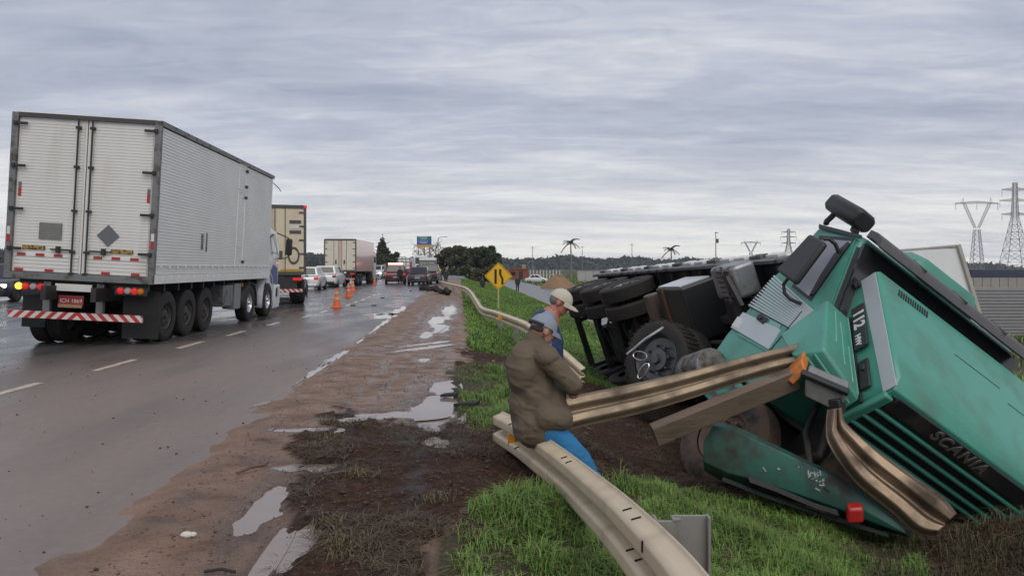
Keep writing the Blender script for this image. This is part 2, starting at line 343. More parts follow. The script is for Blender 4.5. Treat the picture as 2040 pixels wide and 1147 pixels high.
def muddy_wet_asphalt():
    m = bpy.data.materials.new('wet_asphalt'); m.use_nodes = True; nt = m.node_tree; N = nt.nodes; L = nt.links; b = N['Principled BSDF']
    tc = N.new('ShaderNodeTexCoord'); sp = N.new('ShaderNodeSeparateXYZ'); L.new(tc.outputs['Object'], sp.inputs[0])
    def noise(sc, d=6, st=(1, 1, 1)):
        mp = N.new('ShaderNodeMapping'); mp.inputs['Scale'].default_value = st; L.new(tc.outputs['Object'], mp.inputs[0])
        n = N.new('ShaderNodeTexNoise'); n.inputs['Scale'].default_value = sc; n.inputs['Detail'].default_value = d; L.new(mp.outputs[0], n.inputs['Vector']); return n.outputs['Fac']
    def mr(x, a, bb, c, d, smooth=True):
        r = N.new('ShaderNodeMapRange'); r.interpolation_type = 'SMOOTHSTEP' if smooth else 'LINEAR'
        for i, k in zip((1, 2, 3, 4), (a, bb, c, d)): r.inputs[i].default_value = k
        L.new(x, r.inputs[0]); return r.outputs[0]
    def mt(op, a, c):
        n = N.new('ShaderNodeMath'); n.operation = op; n.use_clamp = True
        for i, x in enumerate((a, c)):
            if isinstance(x, (int, float)): n.inputs[i].default_value = x
            else: L.new(x, n.inputs[i])
        return n.outputs[0]
    # film of mud carried on to the lane next to the shoulder, in streaks along the traffic
    film = mt('MULTIPLY', mr(sp.outputs[0], -6.5, -1.6, 0, 1), mr(noise(.55, 7, (1.6, .35, 1)), .2, .55, .5, 1.0))
    film = mt('MULTIPLY', film, mr(sp.outputs[1], 9, 24, 1, .16))
    edge = mr(sp.outputs[0], -.7, .1, 0, 1); film = mt('MAXIMUM', film, mt('MULTIPLY', edge, mr(noise(2.1, 6), .35, .6, 0, 1)))
    grain = N.new('ShaderNodeMix'); grain.data_type = 'RGBA'; grain.inputs[6].default_value = (.040, .040, .043, 1); grain.inputs[7].default_value = (.088, .087, .090, 1); L.new(noise(90, 4), grain.inputs[0])
    mud = N.new('ShaderNodeMix'); mud.data_type = 'RGBA'; mud.inputs[6].default_value = (.175, .134, .118, 1); mud.inputs[7].default_value = (.245, .190, .168, 1); L.new(noise(14, 8), mud.inputs[0])
    mx = N.new('ShaderNodeMix'); mx.data_type = 'RGBA'; L.new(film, mx.inputs[0]); L.new(grain.outputs[2], mx.inputs[6]); L.new(mud.outputs[2], mx.inputs[7])
    L.new(mx.outputs[2], b.inputs['Base Color'])
    rough = mt('ADD', mr(noise(.7, 8, (1.5, .5, 1)), .35, .62, .12, .30), mt('MULTIPLY', film, .30)); L.new(rough, b.inputs['Roughness'])
    bp = N.new('ShaderNodeBump'); bp.inputs['Strength'].default_value = .16; bp.inputs['Distance'].default_value = .006; L.new(noise(130, 3), bp.inputs['Height']); L.new(bp.outputs[0], b.inputs['Normal'])
    return m
def strip_road(name, s0, s1, z, y0, y1, m, jag=True):
    ys = np.concatenate([np.linspace(y0, 3, 4)[:-1], 3*1.012**np.arange(0, 192), np.linspace(30, y1, 30)]); V = []; F = []
    cols = 14
    for y in ys:
        e = 0.25+.03*float(fbm(np.array(y*.9), np.array(3.3), 3))+.02*float(fbm(np.array(y*4.), np.array(8.3), 2)) if jag else 0
        for k in range(cols+1):
            t = k/cols; V.append((s0+(s1-s0)*t+(e if k == cols else 0), y, z))
    n = cols+1
    for j in range(len(ys)-1):
        for k in range(cols): F.append((j*n+k, j*n+k+1, (j+1)*n+k+1, (j+1)*n+k))
    o = link(name, fast_mesh(name, V, None, F), [m], None)
    M = Matrix.Identity(4); M[0][1] = -KR; M[0][3] = -1.9          # local x runs across the road from the shoulder, y along it
    o.data.transform(Matrix.Identity(4)); 
    ang = math.atan(KR); o.rotation_euler = (0, 0, ang); o.location = (-1.9, 0, 0)
    tag(o, None, kind='structure'); return o
road = strip_road('highway_road', -24.5, 0, 0, -30, 150, muddy_wet_asphalt())
def ramp_road():
    """the highway climbs an embankment beyond the queue and swings left"""
    mb = MB(); path = []
    for t in np.linspace(0, 1, 26): path.append((Vector((-13.5-7*t-30*t*t, 100+230*t, .03+5.6*float(sstep(0, 1, t)))), 11-2*t))
    secs = []
    for i, (p, w) in enumerate(path):
        d = (path[min(i+1, 25)][0]-path[max(i-1, 0)][0]); d.z = 0; d.normalize(); x = Vector((d.y, -d.x, 0))
        secs.append([p-x*w, p+x*w*.62, p+x*(w*.62+5*max(.1, p.z*.35))-Vector((0, 0, p.z+.3)), p-x*(w+5*max(.1, p.z*.35))-Vector((0, 0, p.z+.3))])
    mb.loft(secs, True, True)
    o = mb.build('overpass_ramp', mat('far_asphalt', (.10, .10, .105), .3, var=.2), smooth=40); tag(o, None, kind='structure')
    w = MB(); ps = [(secs[i][0], secs[min(i+1, 25)][0]) for i in range(25)]
    w.loft([[s[0]+Vector((0, 0, 0)), s[0]+Vector((.3, 0, 0)), s[0]+Vector((.3, 0, .9)), s[0]+Vector((0, 0, .9))] for s in secs])
    tag(w.build('concrete_parapet', mat('pale_concrete', (.36, .35, .33), .8), None), 'long pale concrete parapet along the rising ramp of the highway', 'parapet')
    return o
ramp_road()
strip_road('frontage_road', 8.2, 12.9, -1.165, -30, 260, mat('frontage_asphalt', (.115, .115, .12), .38, var=.2, vscale=1.2, bump=.1), True)
# painted dashes of the merging lane
dash_mat = mat('worn_road_paint', (.50, .42, .33), .45, var=.2, vscale=9, dirt=(.12, .09, .075), dscale=9, dlo=.52, dhi=.72)
dash_white = mat('white_road_paint', (.62, .62, .61), .35, var=.2, vscale=9, dirt=(.12, .12, .12), dscale=9, dlo=.55, dhi=.75)
dm1 = None
for i, (u, v, ln) in enumerate([(30, 776, 1.05), (230, 727, 1.35), (380, 687, 1.3), (470, 664, 1.3), (545, 645, 1.2), (612, 630, 1.2), (645, 621, 1.2), (694, 607.6, 1.3), (709.7, 601.5, 1.3), (724, 597, 1.3), (736, 592, 1.3), (745, 588, 1.3), (754.7, 585.6, 1.3)]):
    Y = FPX*CAMH/(v-V0); X = (u-U0)/FPX*Y
    mb = MB(); nseg = 7
    L0 = [(-.065+random.uniform(-.012, .012), -ln/2+ln*k/nseg, 0) for k in range(nseg+1)]; L1 = [(.065+random.uniform(-.012, .012), y, 0) for _, y, _ in L0]
    mb.add(L0+L1, [(k, nseg+1+k, nseg+2+k, k+1) for k in range(nseg)])
    o = mb.build('lane_dash', dash_mat if i < 4 else dash_white, road, smooth=None)
    o.matrix_parent_inverse = road.matrix_world.inverted() if False else Matrix.Identity(4)
    ang = math.atan(KR); dx, dy = X+1.9, Y; o.location = (dx*math.cos(ang)+dy*math.sin(ang), -dx*math.sin(ang)+dy*math.cos(ang), .004)
    if i >= 7: o.rotation_euler = (0, 0, R(1.5))
# water
water = mat('muddy_water', (.26, .20, .165), .035, var=.15, vscale=1.5, spec=.9)
def puddle(s, Y, a, b, t, z, film=False):
    n = 130; V = [(X_of(s, Y), Y, z)]
    for i in range(n):
        an = 2*math.pi*i/n; k = 1.55 if not film else 1+.75*float(fbm(np.array(math.cos(an)*2.6+s*5), np.array(math.sin(an)*5+Y), 5))
        x, y = a*k*math.cos(an), b*k*math.sin(an); x, y = x*math.cos(t)+y*math.sin(t), -x*math.sin(t)+y*math.cos(t); V.append((X_of(s+x, Y+y), Y+y, z))
    o = link('puddle', fast_mesh('puddle', V, [(0, i+1, (i+1) % n+1) for i in range(n)]), [water]); tag(o, None, kind='structure')
for ps, pY, a, b, t in PUDDLES: puddle(ps, pY, a, b, t, float(gbase(ps, pY))-.0150)
for s, Y, a, b, t in [(-.12, 10.4, .05, 1.1, .02), (-.1, 12.2, .07, 1.2, .03), (-.05, 13.6, .06, .5, .1), (-.35, 22.6, .38, 1.3, .05), (-.15, 25.3, .2, 2.4, .0), (-.75, 23.2, .35, .5, 0), (-.2, 8.0, .05, .2, .3), (-.05, 15.4, .05, 1.0, 0), (-.08, 19, .07, 2, 0)]:
    puddle(s, Y, a, b, t, .004, True)
# ================================================================ materials shared by the vehicles
RUB = mat('tyre_rubber', (.020, .019, .018), .75, var=.3, vscale=30, dirt=(.045, .033, .027), dscale=7, dlo=.45, dhi=.8)
RIM = mat('steel_rim', (.20, .195, .19), .5, .5, dirt=(.06, .048, .04), dscale=9, dlo=.4, dhi=.65)
BLK = mat('black_chassis', (.022, .022, .023), .55, var=.3, vscale=8, dirt=(.06, .046, .038), dscale=5, dlo=.5, dhi=.7)
PLA = mat('black_plastic', (.025, .025, .026), .5, var=.2, vscale=20, bump=.15, bscale=200)
GLS = mat('dark_glass', (.015, .017, .02), .05, var=.1, spec=.7)
ALU = mat('white_ribbed_aluminium', (.70, .69, .67), .42, .1, var=.08, vscale=3, dirt=(.52, .50, .46), dscale=1.6, dlo=.52, dhi=.78, stretch=(1, 1, .25))
ALG = mat('grey_side_aluminium', (.80, .80, .79), .40, .1, var=.08, vscale=3, dirt=(.70, .69, .67), dscale=.9, dlo=.5, dhi=.9, stretch=(1, .5, .6))
FRM = mat('grey_steel_frame', (.19, .195, .20), .5, .4, var=.2, dirt=(.09, .075, .06), dscale=6)
REDR = mat('red_reflector', (.35, .02, .02), .25)
WHR = mat('white_reflector', (.62, .62, .6), .3)
TRED = mat('lit_red_lamp', (.55, .015, .015), .25, emit=(1, .04, .03), estr=.25)
TORG = mat('lit_amber_lamp', (.6, .25, .02), .25, emit=(1, .62, .08), estr=1.5)
AMB = mat('amber_lens', (.5, .16, .01), .3)
CLR = mat('clear_lens', (.35, .36, .36), .15)
WPT = mat('white_truck_paint', (.66, .67, .68), .3, var=.06, coat=.3, dirt=(.36, .33, .3), dscale=2.2, dlo=.6, dhi=.85)
BUMP_STR = stripes('red_white_bumper', (.62, .58, .54), (.42, .03, .035), 5.2, 0, .45, .5, diag=2)

def wheel(parent, c, r, w, side=1, n=32, lug=False, rimmat=None, axis=(1, 0, 0), rw=.56):
    """tyre (a part) with its rim (a sub-part); side = +1 when the outer face looks along +axis"""
    a = Vector(axis).normalized(); c = Vector(c); p0 = c-a*w/2; p1 = c+a*w/2
    mb = MB(); pr = [(r*rw, .04), (r*.80, 0), (r*.95, .05), (r*.995, .13)]
    for t in (.26, .42, .58, .74): pr += [(r, t-.03), (r*.972, t-.022), (r*.972, t+.022), (r, t+.03)]
    pr += [(r*.995, .87), (r*.95, .95), (r*.80, 1), (r*rw, .96)]
    mb.lathe(pr, p0, p1, n, False)
    if lug:
        x = a.orthogonal().normalized(); y = a.cross(x)
        for k in range(44):
            an = 2*math.pi*k/44; d = x*math.cos(an)+y*math.sin(an); t = a.cross(d)
            for off in (-.33, -.11, .11, .33): mb.bar(c+a*(off-.085)*w+d*(r+.004)+t*(.012*(1 if off*(k % 2-.5) > 0 else -1)), c+a*(off+.085)*w+d*(r+.004), .045, .022, d)
    ty = mb.build('wheel', RUB, parent, 40)
    rm = MB(); o = p1 if side > 0 else p0; s = a*side
    rm.lathe([(r*rw*1.0, 0), (r*rw*1.0, .9), (r*(rw-.03), .95), (r*(rw-.10), .55), (r*.30, .45), (r*.27, .75), (r*.13, .80), (r*.11, 1.05)], c-s*w*.2, o-s*.012, n, True)
    for k in range(8):
        an = 2*math.pi*k/8; x = a.orthogonal().normalized(); d = x*math.cos(an)+a.cross(x)*math.sin(an); q = c+s*(w*.5*.45)+d*r*.36; rm.cyl(q-s*.02, q+s*.045, .018, n=6)
    rm.build('rim', rimmat or RIM, ty, 40); return ty
def corrugated(mb, o, ux, uz, n, pitch=.055, depth=.011, mi=0):
    o, ux, uz, n = Vector(o), Vector(ux), Vector(uz), Vector(n); h = uz.length; k = max(1, round(h/pitch)); p = 1/k; vs = []; fs = []
    for i in range(k):
        for t, d in ((0, 0), (.10, 1), (.80, 1), (.90, 0)): q = o+uz*(i+t)*p+n*d*depth; vs += [q, q+ux]
    q = o+uz; vs += [q, q+ux]; m = len(vs)//2
    for i in range(m-1): fs.append((2*i, 2*i+1, 2*i+3, 2*i+2))
    return mb.add(vs, fs, mi)

# ================================================================ big box truck waiting on the highway
def big_truck():
    lean = R(3.0)
    t = thing('box_truck', 'silver corrugated box truck with twin rear doors and red white striped bumper', 'truck', (-7.98, 13.8, 0))
    t.rotation_euler = (0, lean, math.atan(KR))
    W, ZB, ZT, LN = 1.3, 1.23, 4.22, 8.35
    mb = MB(); mb.box((0, LN/2+.03, (ZB+ZT)/2), (2*W-.06, LN-.1, ZT-ZB-.06)); mb.build('cargo_box', FRM, t)
    for sx in (-1, 1):
        mb = MB(); corrugated(mb, (sx*(W-.012), .06, ZB+.32), (0, LN-.12, 0), (0, 0, ZT-ZB-.42), (sx, 0, 0), .058, .018); mb.build('side_panel', ALG, t, None)
        mb = MB(); corrugated(mb, (sx*(W-.012), .06, ZB+.16), (0, LN-.12, 0), (0, 0, .16), (sx, 0, 0)); mb.box((sx*W, LN/2, ZB+.07), (.05, LN, .17)); mb.box((sx*(W+.004), LN/2, ZB+.335), (.03, LN, .035))
        for y in np.arange(.3, LN, .42): mb.box((sx*(W+.012), y, ZB+.30), (.03, .05, .05)); mb.box((sx*(W+.026), y+.1, ZB+.1), (.02, .03, .06))
        mb.build('side_rail', ALG, t, None)
        mb = MB(); mb.box((sx*W, LN/2, ZT-.04), (.07, LN+.02, .09)); mb.build('top_rail', FRM, t)
    mb = MB(); mb.box((0, LN/2, ZT+.012), (2*W-.02, LN, .03)); mb.build('roof', ALG, t)
    # rear frame
    for sx in (-1, 1): mb = MB(); mb.box((sx*(W-.035), -.01, (ZB+ZT)/2), (.11, .10, ZT-ZB)); mb.build('rear_post', FRM, t, bevel=.006)
    mb = MB(); mb.box((0, -.012, ZT-.035), (2*W-.12, .09, .075)); mb.build('rear_header', mat('dark_rubber_frame', (.06, .055, .055), .6), t)
    mb = MB(); mb.box((0, -.02, ZB+.035), (2*W+.02, .12, .12)); mb.build('rear_sill', FRM, t, bevel=.006)
    for sx in (-1, 1):
        x0, x1 = (.010, W-.09) if sx > 0 else (-W+.09, -.010)
        mb = MB(); mb.box(((x0+x1)/2, .02, (ZB+ZT)/2+.02), (x1-x0, .03, ZT-ZB-.17)); corrugated(mb, (x0+.04, .004, ZB+.42), (x1-x0-.08, 0, 0), (0, 0, ZT-ZB-.55), (0, -1, 0)); corrugated(mb, (x0+.04, .004, ZB+.11), (x1-x0-.08, 0, 0), (0, 0, .27), (0, -1, 0), pitch=.068, depth=.016)
        mb.box(((x0+x1)/2, -.008, ZB+.41), (x1-x0-.06, .02, .05))
        d = mb.build('rear_door', ALU, t, None)
        for k, z in enumerate((ZT-.2, ZT-.97, ZT-1.75, ZB+.52)):
            mb = MB(); xh = sx*(W-.06); mb.box((xh-sx*.09, -.075, z), (.24, .03, .05)); mb.box((xh, -.08, z), (.06, .05, .075)); mb.build('hinge', PLA, d, bevel=.006)
        mb = MB(); xr = sx*.125-.02; mb.cyl((xr, -.06, ZB+.05), (xr, -.06, ZT-.07), .017, n=8)
        for z in (ZB+.1, ZB+.5, ZB+1.25, ZB+2.05, ZT-.22): mb.box((xr, -.05, z), (.08, .07, .045))
        mb.build('lock_rod', PLA, d)
        mb = MB(); mb.box((sx*.34, -.05, ZB+.53), (.38, .022, .03)); mb.box((sx*.40, -.04, ZB+.53), (.06, .07, .12)); mb.build('lock_handle', PLA, d)
        for z, xs in ((ZB+.42, (.30, .62, .95)), (ZB+.14, (.45, .98))):
            for x in xs: mb = MB(); mb.box((sx*x+(.0 if sx > 0 else -.1), -.024, z), (.15, .008, .05)); mb.build('reflector', REDR, d, None)
        for z, m in ((ZB+1.55, REDR), (ZB+1.68, FRM)): mb = MB(); mb.box((sx*(W-.16), -.016, z), (.05, .006, .15 if m is REDR else .1)); mb.build('reflector', m, d, None)
        for z, m in ((ZB+.74, WHR), (ZB+.6, REDR)): mb = MB(); mb.box((sx*(W-.03), -.064, z+.1), (.055, .004, .14)); mb.build('reflector', m, t, None)
        lab = MB(); lab.box((sx*.84 if sx < 0 else .72, -.018, ZB+.545), (.40, .008, .075)); lo = lab.build('sticker', mat('blotchy_yellow_sticker', (.36, .21, .04), .5, var=.3, dirt=(.05, .04, .03), dscale=26, dlo=.5, dhi=.54), d, None)
    mb = MB(); mb.box((-.56, -.02, ZB+.86), (.40, .010, .30)); mb.build('warning_plate', mat('faded_grey_plate', (.16, .165, .16), .6, var=.5, vscale=6), t, None)
    mb = MB(); mb.prism([(.46+.2*math.cos(a)*1.0, -.024, ZB+.83+.2*math.sin(a)) for a in (0, R(90), R(180), R(270))], (0, .010, 0)); mb.build('hazard_placard', mat('grey_placard', (.12, .13, .14), .5), t, None)
    # side access door
    for z0, z1, nm in ((ZT-.72, ZT-.1, 'side_hatch'), (ZB+.34, ZT-.78, 'side_door')):
        mb = MB(); y0, y1 = 4.95, 5.55; x = W+.003
        for a, b in (((y0, z0), (y1, z0)), ((y0, z1), (y1, z1)), ((y0, z0), (y0, z1)), ((y1, z0), (y1, z1))): mb.bar((x, a[0], a[1]), (x, b[0], b[1]), .03, .03, (1, 0, 0))
        for z in (z0+.1, z1-.12): mb.box((x+.02, y1+.02, z), (.05, .12, .07), mi=1)
        mb.build(nm, [ALG, PLA], t)
    for y, h in ((2.5, .34), (2.78, .42)): mb = MB(); mb.box((W+.004, y, ZB+.85), (.006, .15 if y < 2.6 else .1, h)); mb.build('side_sticker', FRM, t, None)
    # under-body
    mb = MB()
    for sx in (-1, 1): mb.box((sx*.43, LN/2+.3, .98), (.09, LN+1.4, .25))
    for y in np.arange(.2, LN, .75): mb.box((0, y, 1.12), (2.3, .07, .14))
    mb.build('chassis', BLK, t)
    mb = MB(); mb.box((-.03, -.02, .56), (2.36, .06, .125)); mb.build('bumper_bar', BUMP_STR, t, None)
    for x in (-.58, .36): mb = MB(); mb.box((x, .05, .88), (.13, .1, .58)); mb.build('bumper_bracket', FRM, t, bevel=.01)
    mb = MB(); mb.box((-.09, -.03, 1.08), (.64, .04, .13)); mb.build('white_panel', WHR, t, None)
    pl = MB(); pl.box((-.12, -.04, .85), (.44, .012, .17)); pl.box((-.13, -.05, .745), (.42, .02, .06), mi=1); po = pl.build('number_plate', [mat('maroon_plate', (.20, .02, .025), .45), mat('worn_brown_strip', (.30, .18, .1), .6)], t, None)
    text('plate_number', 'ICH 1869', .1, mat('plate_white', (.6, .5, .48), .5), basis((-.12, -.048, .835), (1, 0, 0), (0, 0, 1), (0, -1, 0)), po, .001)
    for x, m in ((-1.08, TORG), (-.96, TRED), (-.82, CLR), (-.69, TRED), (.72, TRED), (.85, CLR), (.97, TRED), (1.08, AMB)):
        mb = MB(); mb.lathe([(.066, 0), (.066, .5), (.05, .85), (.02, 1)], (x, .03, 1.065), (x, -.035, 1.065), 14); mb.build('tail_lamp', m, t)
    for x in (-.88, .90): mb = MB(); mb.box((x, .04, 1.065), (.58, .05, .16)); mb.build('lamp_board', PLA, t)
    for x, w in ((-.93, .42), (1.0, .66)):
        mb = MB(); mb.box((x, .28, .62 if x > 0 else .6), (w, .02, .90 if x > 0 else .6)); mb.build('mudflap', mat('black_rubber_flap', (.009, .009, .010), .6, var=.3), t, None)
    for y in (1.05, 2.2, 3.35):
        for sx in (-1, 1):
            wheel(t, (sx*1.06, y, .5+sx*1.06*math.sin(lean)), .5, .27, sx, rimmat=mat('dirty_dark_rim', (.07, .066, .062), .6, .3, var=.4, vscale=9)); wheel(t, (sx*.74, y, .5+sx*.74*math.sin(lean)), .5, .27, sx)
        mb = MB(); mb.cyl((-1, y, .5), (1, y, .5), .08); mb.build('axle', BLK, t)
    for sx in (-1, 1):
        for k in range(2): wheel(t, (sx*1.1, 6.75+k*1.95, .5+sx*1.1*math.sin(lean)), .5, .3, sx, rimmat=mat('bright_rim', (.62, .62, .62), .25, .8))
        mb = MB()
        sec = [[Vector((sx*1.27+(-.5*sx if k else 0), 6.75+.62*math.cos(a), .5+.6*math.sin(a))) for k in (0, 1)] for a in np.linspace(R(-5), R(185), 12)]
        mb.loft(sec, False, False); mb.build('fender', BLK, t, 40, solid=.02)
    mb = MB(); mb.box((1.02, 4.75, .82), (.46, .75, .52)); mb.build('tool_box', FRM, t, bevel=.02)
    mb = MB(); mb.box((1.1, 5.55, .78), (.3, .55, .66)); mb.build('battery_box', mat('light_grey_box', (.22, .225, .23), .5), t, bevel=.02)
    mb = MB(); mb.cyl((-.95, 4.4, .8), (-.95, 5.8, .8), .3, n=20); mb.build('fuel_tank', RIM, t)
    mb = MB(); mb.box((1.2, 6.05, 1.06), (.04, .12, .09)); mb.build('side_marker', AMB, t, None)
    # cab
    cab = MB(); sec = []
    for y, hw, z0, z1 in ((8.62, 1.20, .75, 2.72), (9.2, 1.22, .7, 2.80), (9.9, 1.21, .7, 2.72), (10.25, 1.12, .72, 2.0), (10.32, 1.08, .75, 1.3)):
        sec.append([Vector(p) for p in ((-hw+.08, y, z0), (hw-.08, y, z0), (hw, y, z0+.1), (hw, y, z1-.75 if z1 > 2.2 else z1-.2), (hw-.13, y, z1-.08), (hw-.28, y, z1), (-hw+.28, y, z1), (-hw+.13, y, z1-.08), (-hw, y, z1-.75 if z1 > 2.2 else z1-.2), (-hw, y, z0+.1))])
    cab.loft(sec); c = cab.build('cab', WPT, t, 40, .03)
    for sx in (-1, 1):
        mb = MB(); mb.prism([(sx*1.213, 8.95, 1.95), (sx*1.213, 9.75, 1.95), (sx*1.115, 9.65, 2.55), (sx*1.115, 8.95, 2.55)], (sx*.012, 0, 0)); mb.build('side_window', GLS, c, None)
        mb = MB(); mb.prism([(sx*1.225, 9.0, 1.05), (sx*1.225, 9.8, .98), (sx*1.225, 9.7, 1.5), (sx*1.225, 9.2, 1.62), (sx*1.225, 8.9, 1.4)], (sx*.004, 0, 0)); mb.build('blue_decal', mat('blue_decal', (.05, .09, .28), .4), c, None)
        mb = MB(); mb.box((sx*1.52, 9.85, 2.18), (.2, .09, .52)); mb.build('mirror', PLA, c, bevel=.04)
        for pp in ([(sx*1.15, 9.75, 2.6), (sx*1.4, 9.85, 2.5), (sx*1.52, 9.87, 2.44)], [(sx*1.2, 9.75, 1.8), (sx*1.45, 9.85, 1.82), (sx*1.52, 9.87, 1.92)]): mb = MB(); mb.tube(pp, .018); mb.build('mirror_arm', PLA, c)
        mb = MB(); sec = [[Vector((sx*(1.24-k*.35), 8.7+.66*math.cos(a), .5+.70*math.sin(a)*1.25)) for k in (0, 1)] for a in np.linspace(R(-10), R(190), 14)]
        mb.loft(sec, False, False); mb.build('fender', WPT, c, 40, solid=.04)
        mb = MB(); mb.box((sx*1.2, 9.75, .62), (.12, .65, .75)); mb.build('bumper_corner', WPT, c, bevel=.08)
        mb = MB(); mb.box((sx*1.24, 9.6, .75), (.1, .16, .28)); mb.build('step_lamp', PLA, c, bevel=.03)
    mb = MB(); mb.box((0, 10.3, .6), (2.4, .16, .5)); mb.build('front_bumper', WPT, c, bevel=.04)
    mb = MB(); mb.prism([(-1.05, 10.01, 1.95), (1.05, 10.01, 1.95), (.95, 9.93, 2.6), (-.95, 9.93, 2.6)], (0, .17, .02)); mb.build('windshield', GLS, c, None)
    mb = MB(); mb.tube([(1.25, LN-.05, ZT-.15), (1.35, LN+.5, ZT-.3), (1.38, LN+.62, ZT-.38)], .012); mb.build('marker_rod', PLA, t)
    return t
big_truck()

def far_truck(name, label, loc, rz, ln, zb, zt, face, side, W=1.28, doors=True, logo=False, yellow=False, turn=0):
    t = thing(name, label, 'truck', loc, rz)
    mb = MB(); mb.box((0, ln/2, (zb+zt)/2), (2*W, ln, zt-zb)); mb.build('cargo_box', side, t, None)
    fr = mat('far_truck_frame', (.07, .068, .066), .5)
    mb = MB()
    for sx in (-1, 1): mb.box((sx*(W-.03), -.02, (zb+zt)/2), (.1, .06, zt-zb+.04))
    mb.box((0, -.02, zt-.02), (2*W-.16, .06, .12)); mb.box((0, -.02, zb+.02), (2*W-.16, .06, .12)); mb.build('rear_frame', fr, t)
    for sx in (-1, 1):
        mb = MB(); mb.box((sx*W/2, -.022, (zb+zt)/2), (W-.12, .03, zt-zb-.24)); d = mb.build('rear_door', face, t)
        mb = MB(); mb.cyl((sx*.12, -.055, zb+.1), (sx*.12, -.055, zt-.1), .018, n=6); mb.cyl((sx*.5, -.055, zb+.1), (sx*.5, -.055, zt-.1), .014, n=6); mb.build('lock_rod', fr, d)
        for k in range(5): mb = MB(); mb.box((sx*(W-.16), -.05, zb+.25+k*(zt-zb-.5)/4), (.2, .03, .06)); mb.build('hinge', fr, d)
        mb = MB(); mb.box((sx*.34, -.05, zb+.75), (.12, .03, .32)); mb.build('lock_handle', fr, d)
        mb = MB(); mb.box((sx*(W-.32), -.03, zb-.2), (.34, .06, .11)); mb.build('tail_lamp', TRED, t)
        wheel_y = (1.1, 2.3, ln-.9)
        for y in wheel_y: wheel(t, (sx*1.02, y, .5), .5, .5, sx, 20)
    if logo:
        mb = MB(); mb.lathe([(.2, 0), (.28, 0), (.28, 1), (.2, 1), (.2, 0)], (.82, -.038, zb+.72), (.82, -.050, zb+.72), 24, False)
        for v in range(len(mb.v)): x, y, z = mb.v[v]; mb.v[v] = (.82+(x-.82)*.8, y, zb+.72+(z-zb-.72)*1.25)
        mb.build('ring_emblem', fr, t)
        for z, m in ((zt-.62, fr), (zt-.82, WHR), (zt-1.02, fr)): mb = MB(); mb.box((.88, -.045, z), (.44, .012, .13)); mb.build('sticker', m, t, None)
        mb = MB(); mb.box((.72, -.045, zb+.14), (.8, .012, .1)); mb.build('yellow_strip', mat('yellow_sticker', (.42, .25, .04), .5), t, None)
        mb = MB(); mb.box((W-.02, -.06, zt-.03), (.12, .04, .12)); mb.build('marker_lamp', TRED, t)
    mb = MB(); mb.box((0, .4, zb-.18), (2.2, .7, .3)); mb.box((0, ln/2, zb-.2), (1.0, ln, .25)); mb.box((0, .05, .8), (1.9, .08, .45)); mb.build('chassis', BLK, t)
    mb = MB(); mb.box((0, -.02, .55), (2.3, .06, .12)); mb.build('bumper_bar', BUMP_STR, t, None)
    mb = MB(); mb.box((0, ln+1.0, 1.75), (2.35, 1.7, 2.1)); c = mb.build('cab', WPT, t, 35, .08)
    mb = MB(); mb.box((0, ln+1.1, 2.2), (2.37, .9, .6)); mb.build('side_window', GLS, c, None)
    return t
CREAM = mat('cream_door_paint', (.60, .53, .39), .45, var=.07, dirt=(.42, .33, .2), dscale=1.5, dlo=.55, dhi=.85)
far_truck('box_truck', 'cream box truck with a dark ring emblem on its rear door', (-9.35, 29.3, 0), R(17.5), 7.5, 1.2, 3.86, CREAM, mat('cream_side', (.5, .45, .35), .5), logo=True)
far_truck('box_truck', 'off white box truck with a pink reflection coloured into its side, behind the white hatchbacks', (-13.8, 60.5, 0), math.atan(KR)-R(3.6), 8, 1.15, 3.72, mat('offwhite_door', (.62, .58, .48), .45), mat('painted_pink_reflection_side', (.62, .36, .34), .2, .1, coat=.6))  # pink reflected light is put into the side's base colour

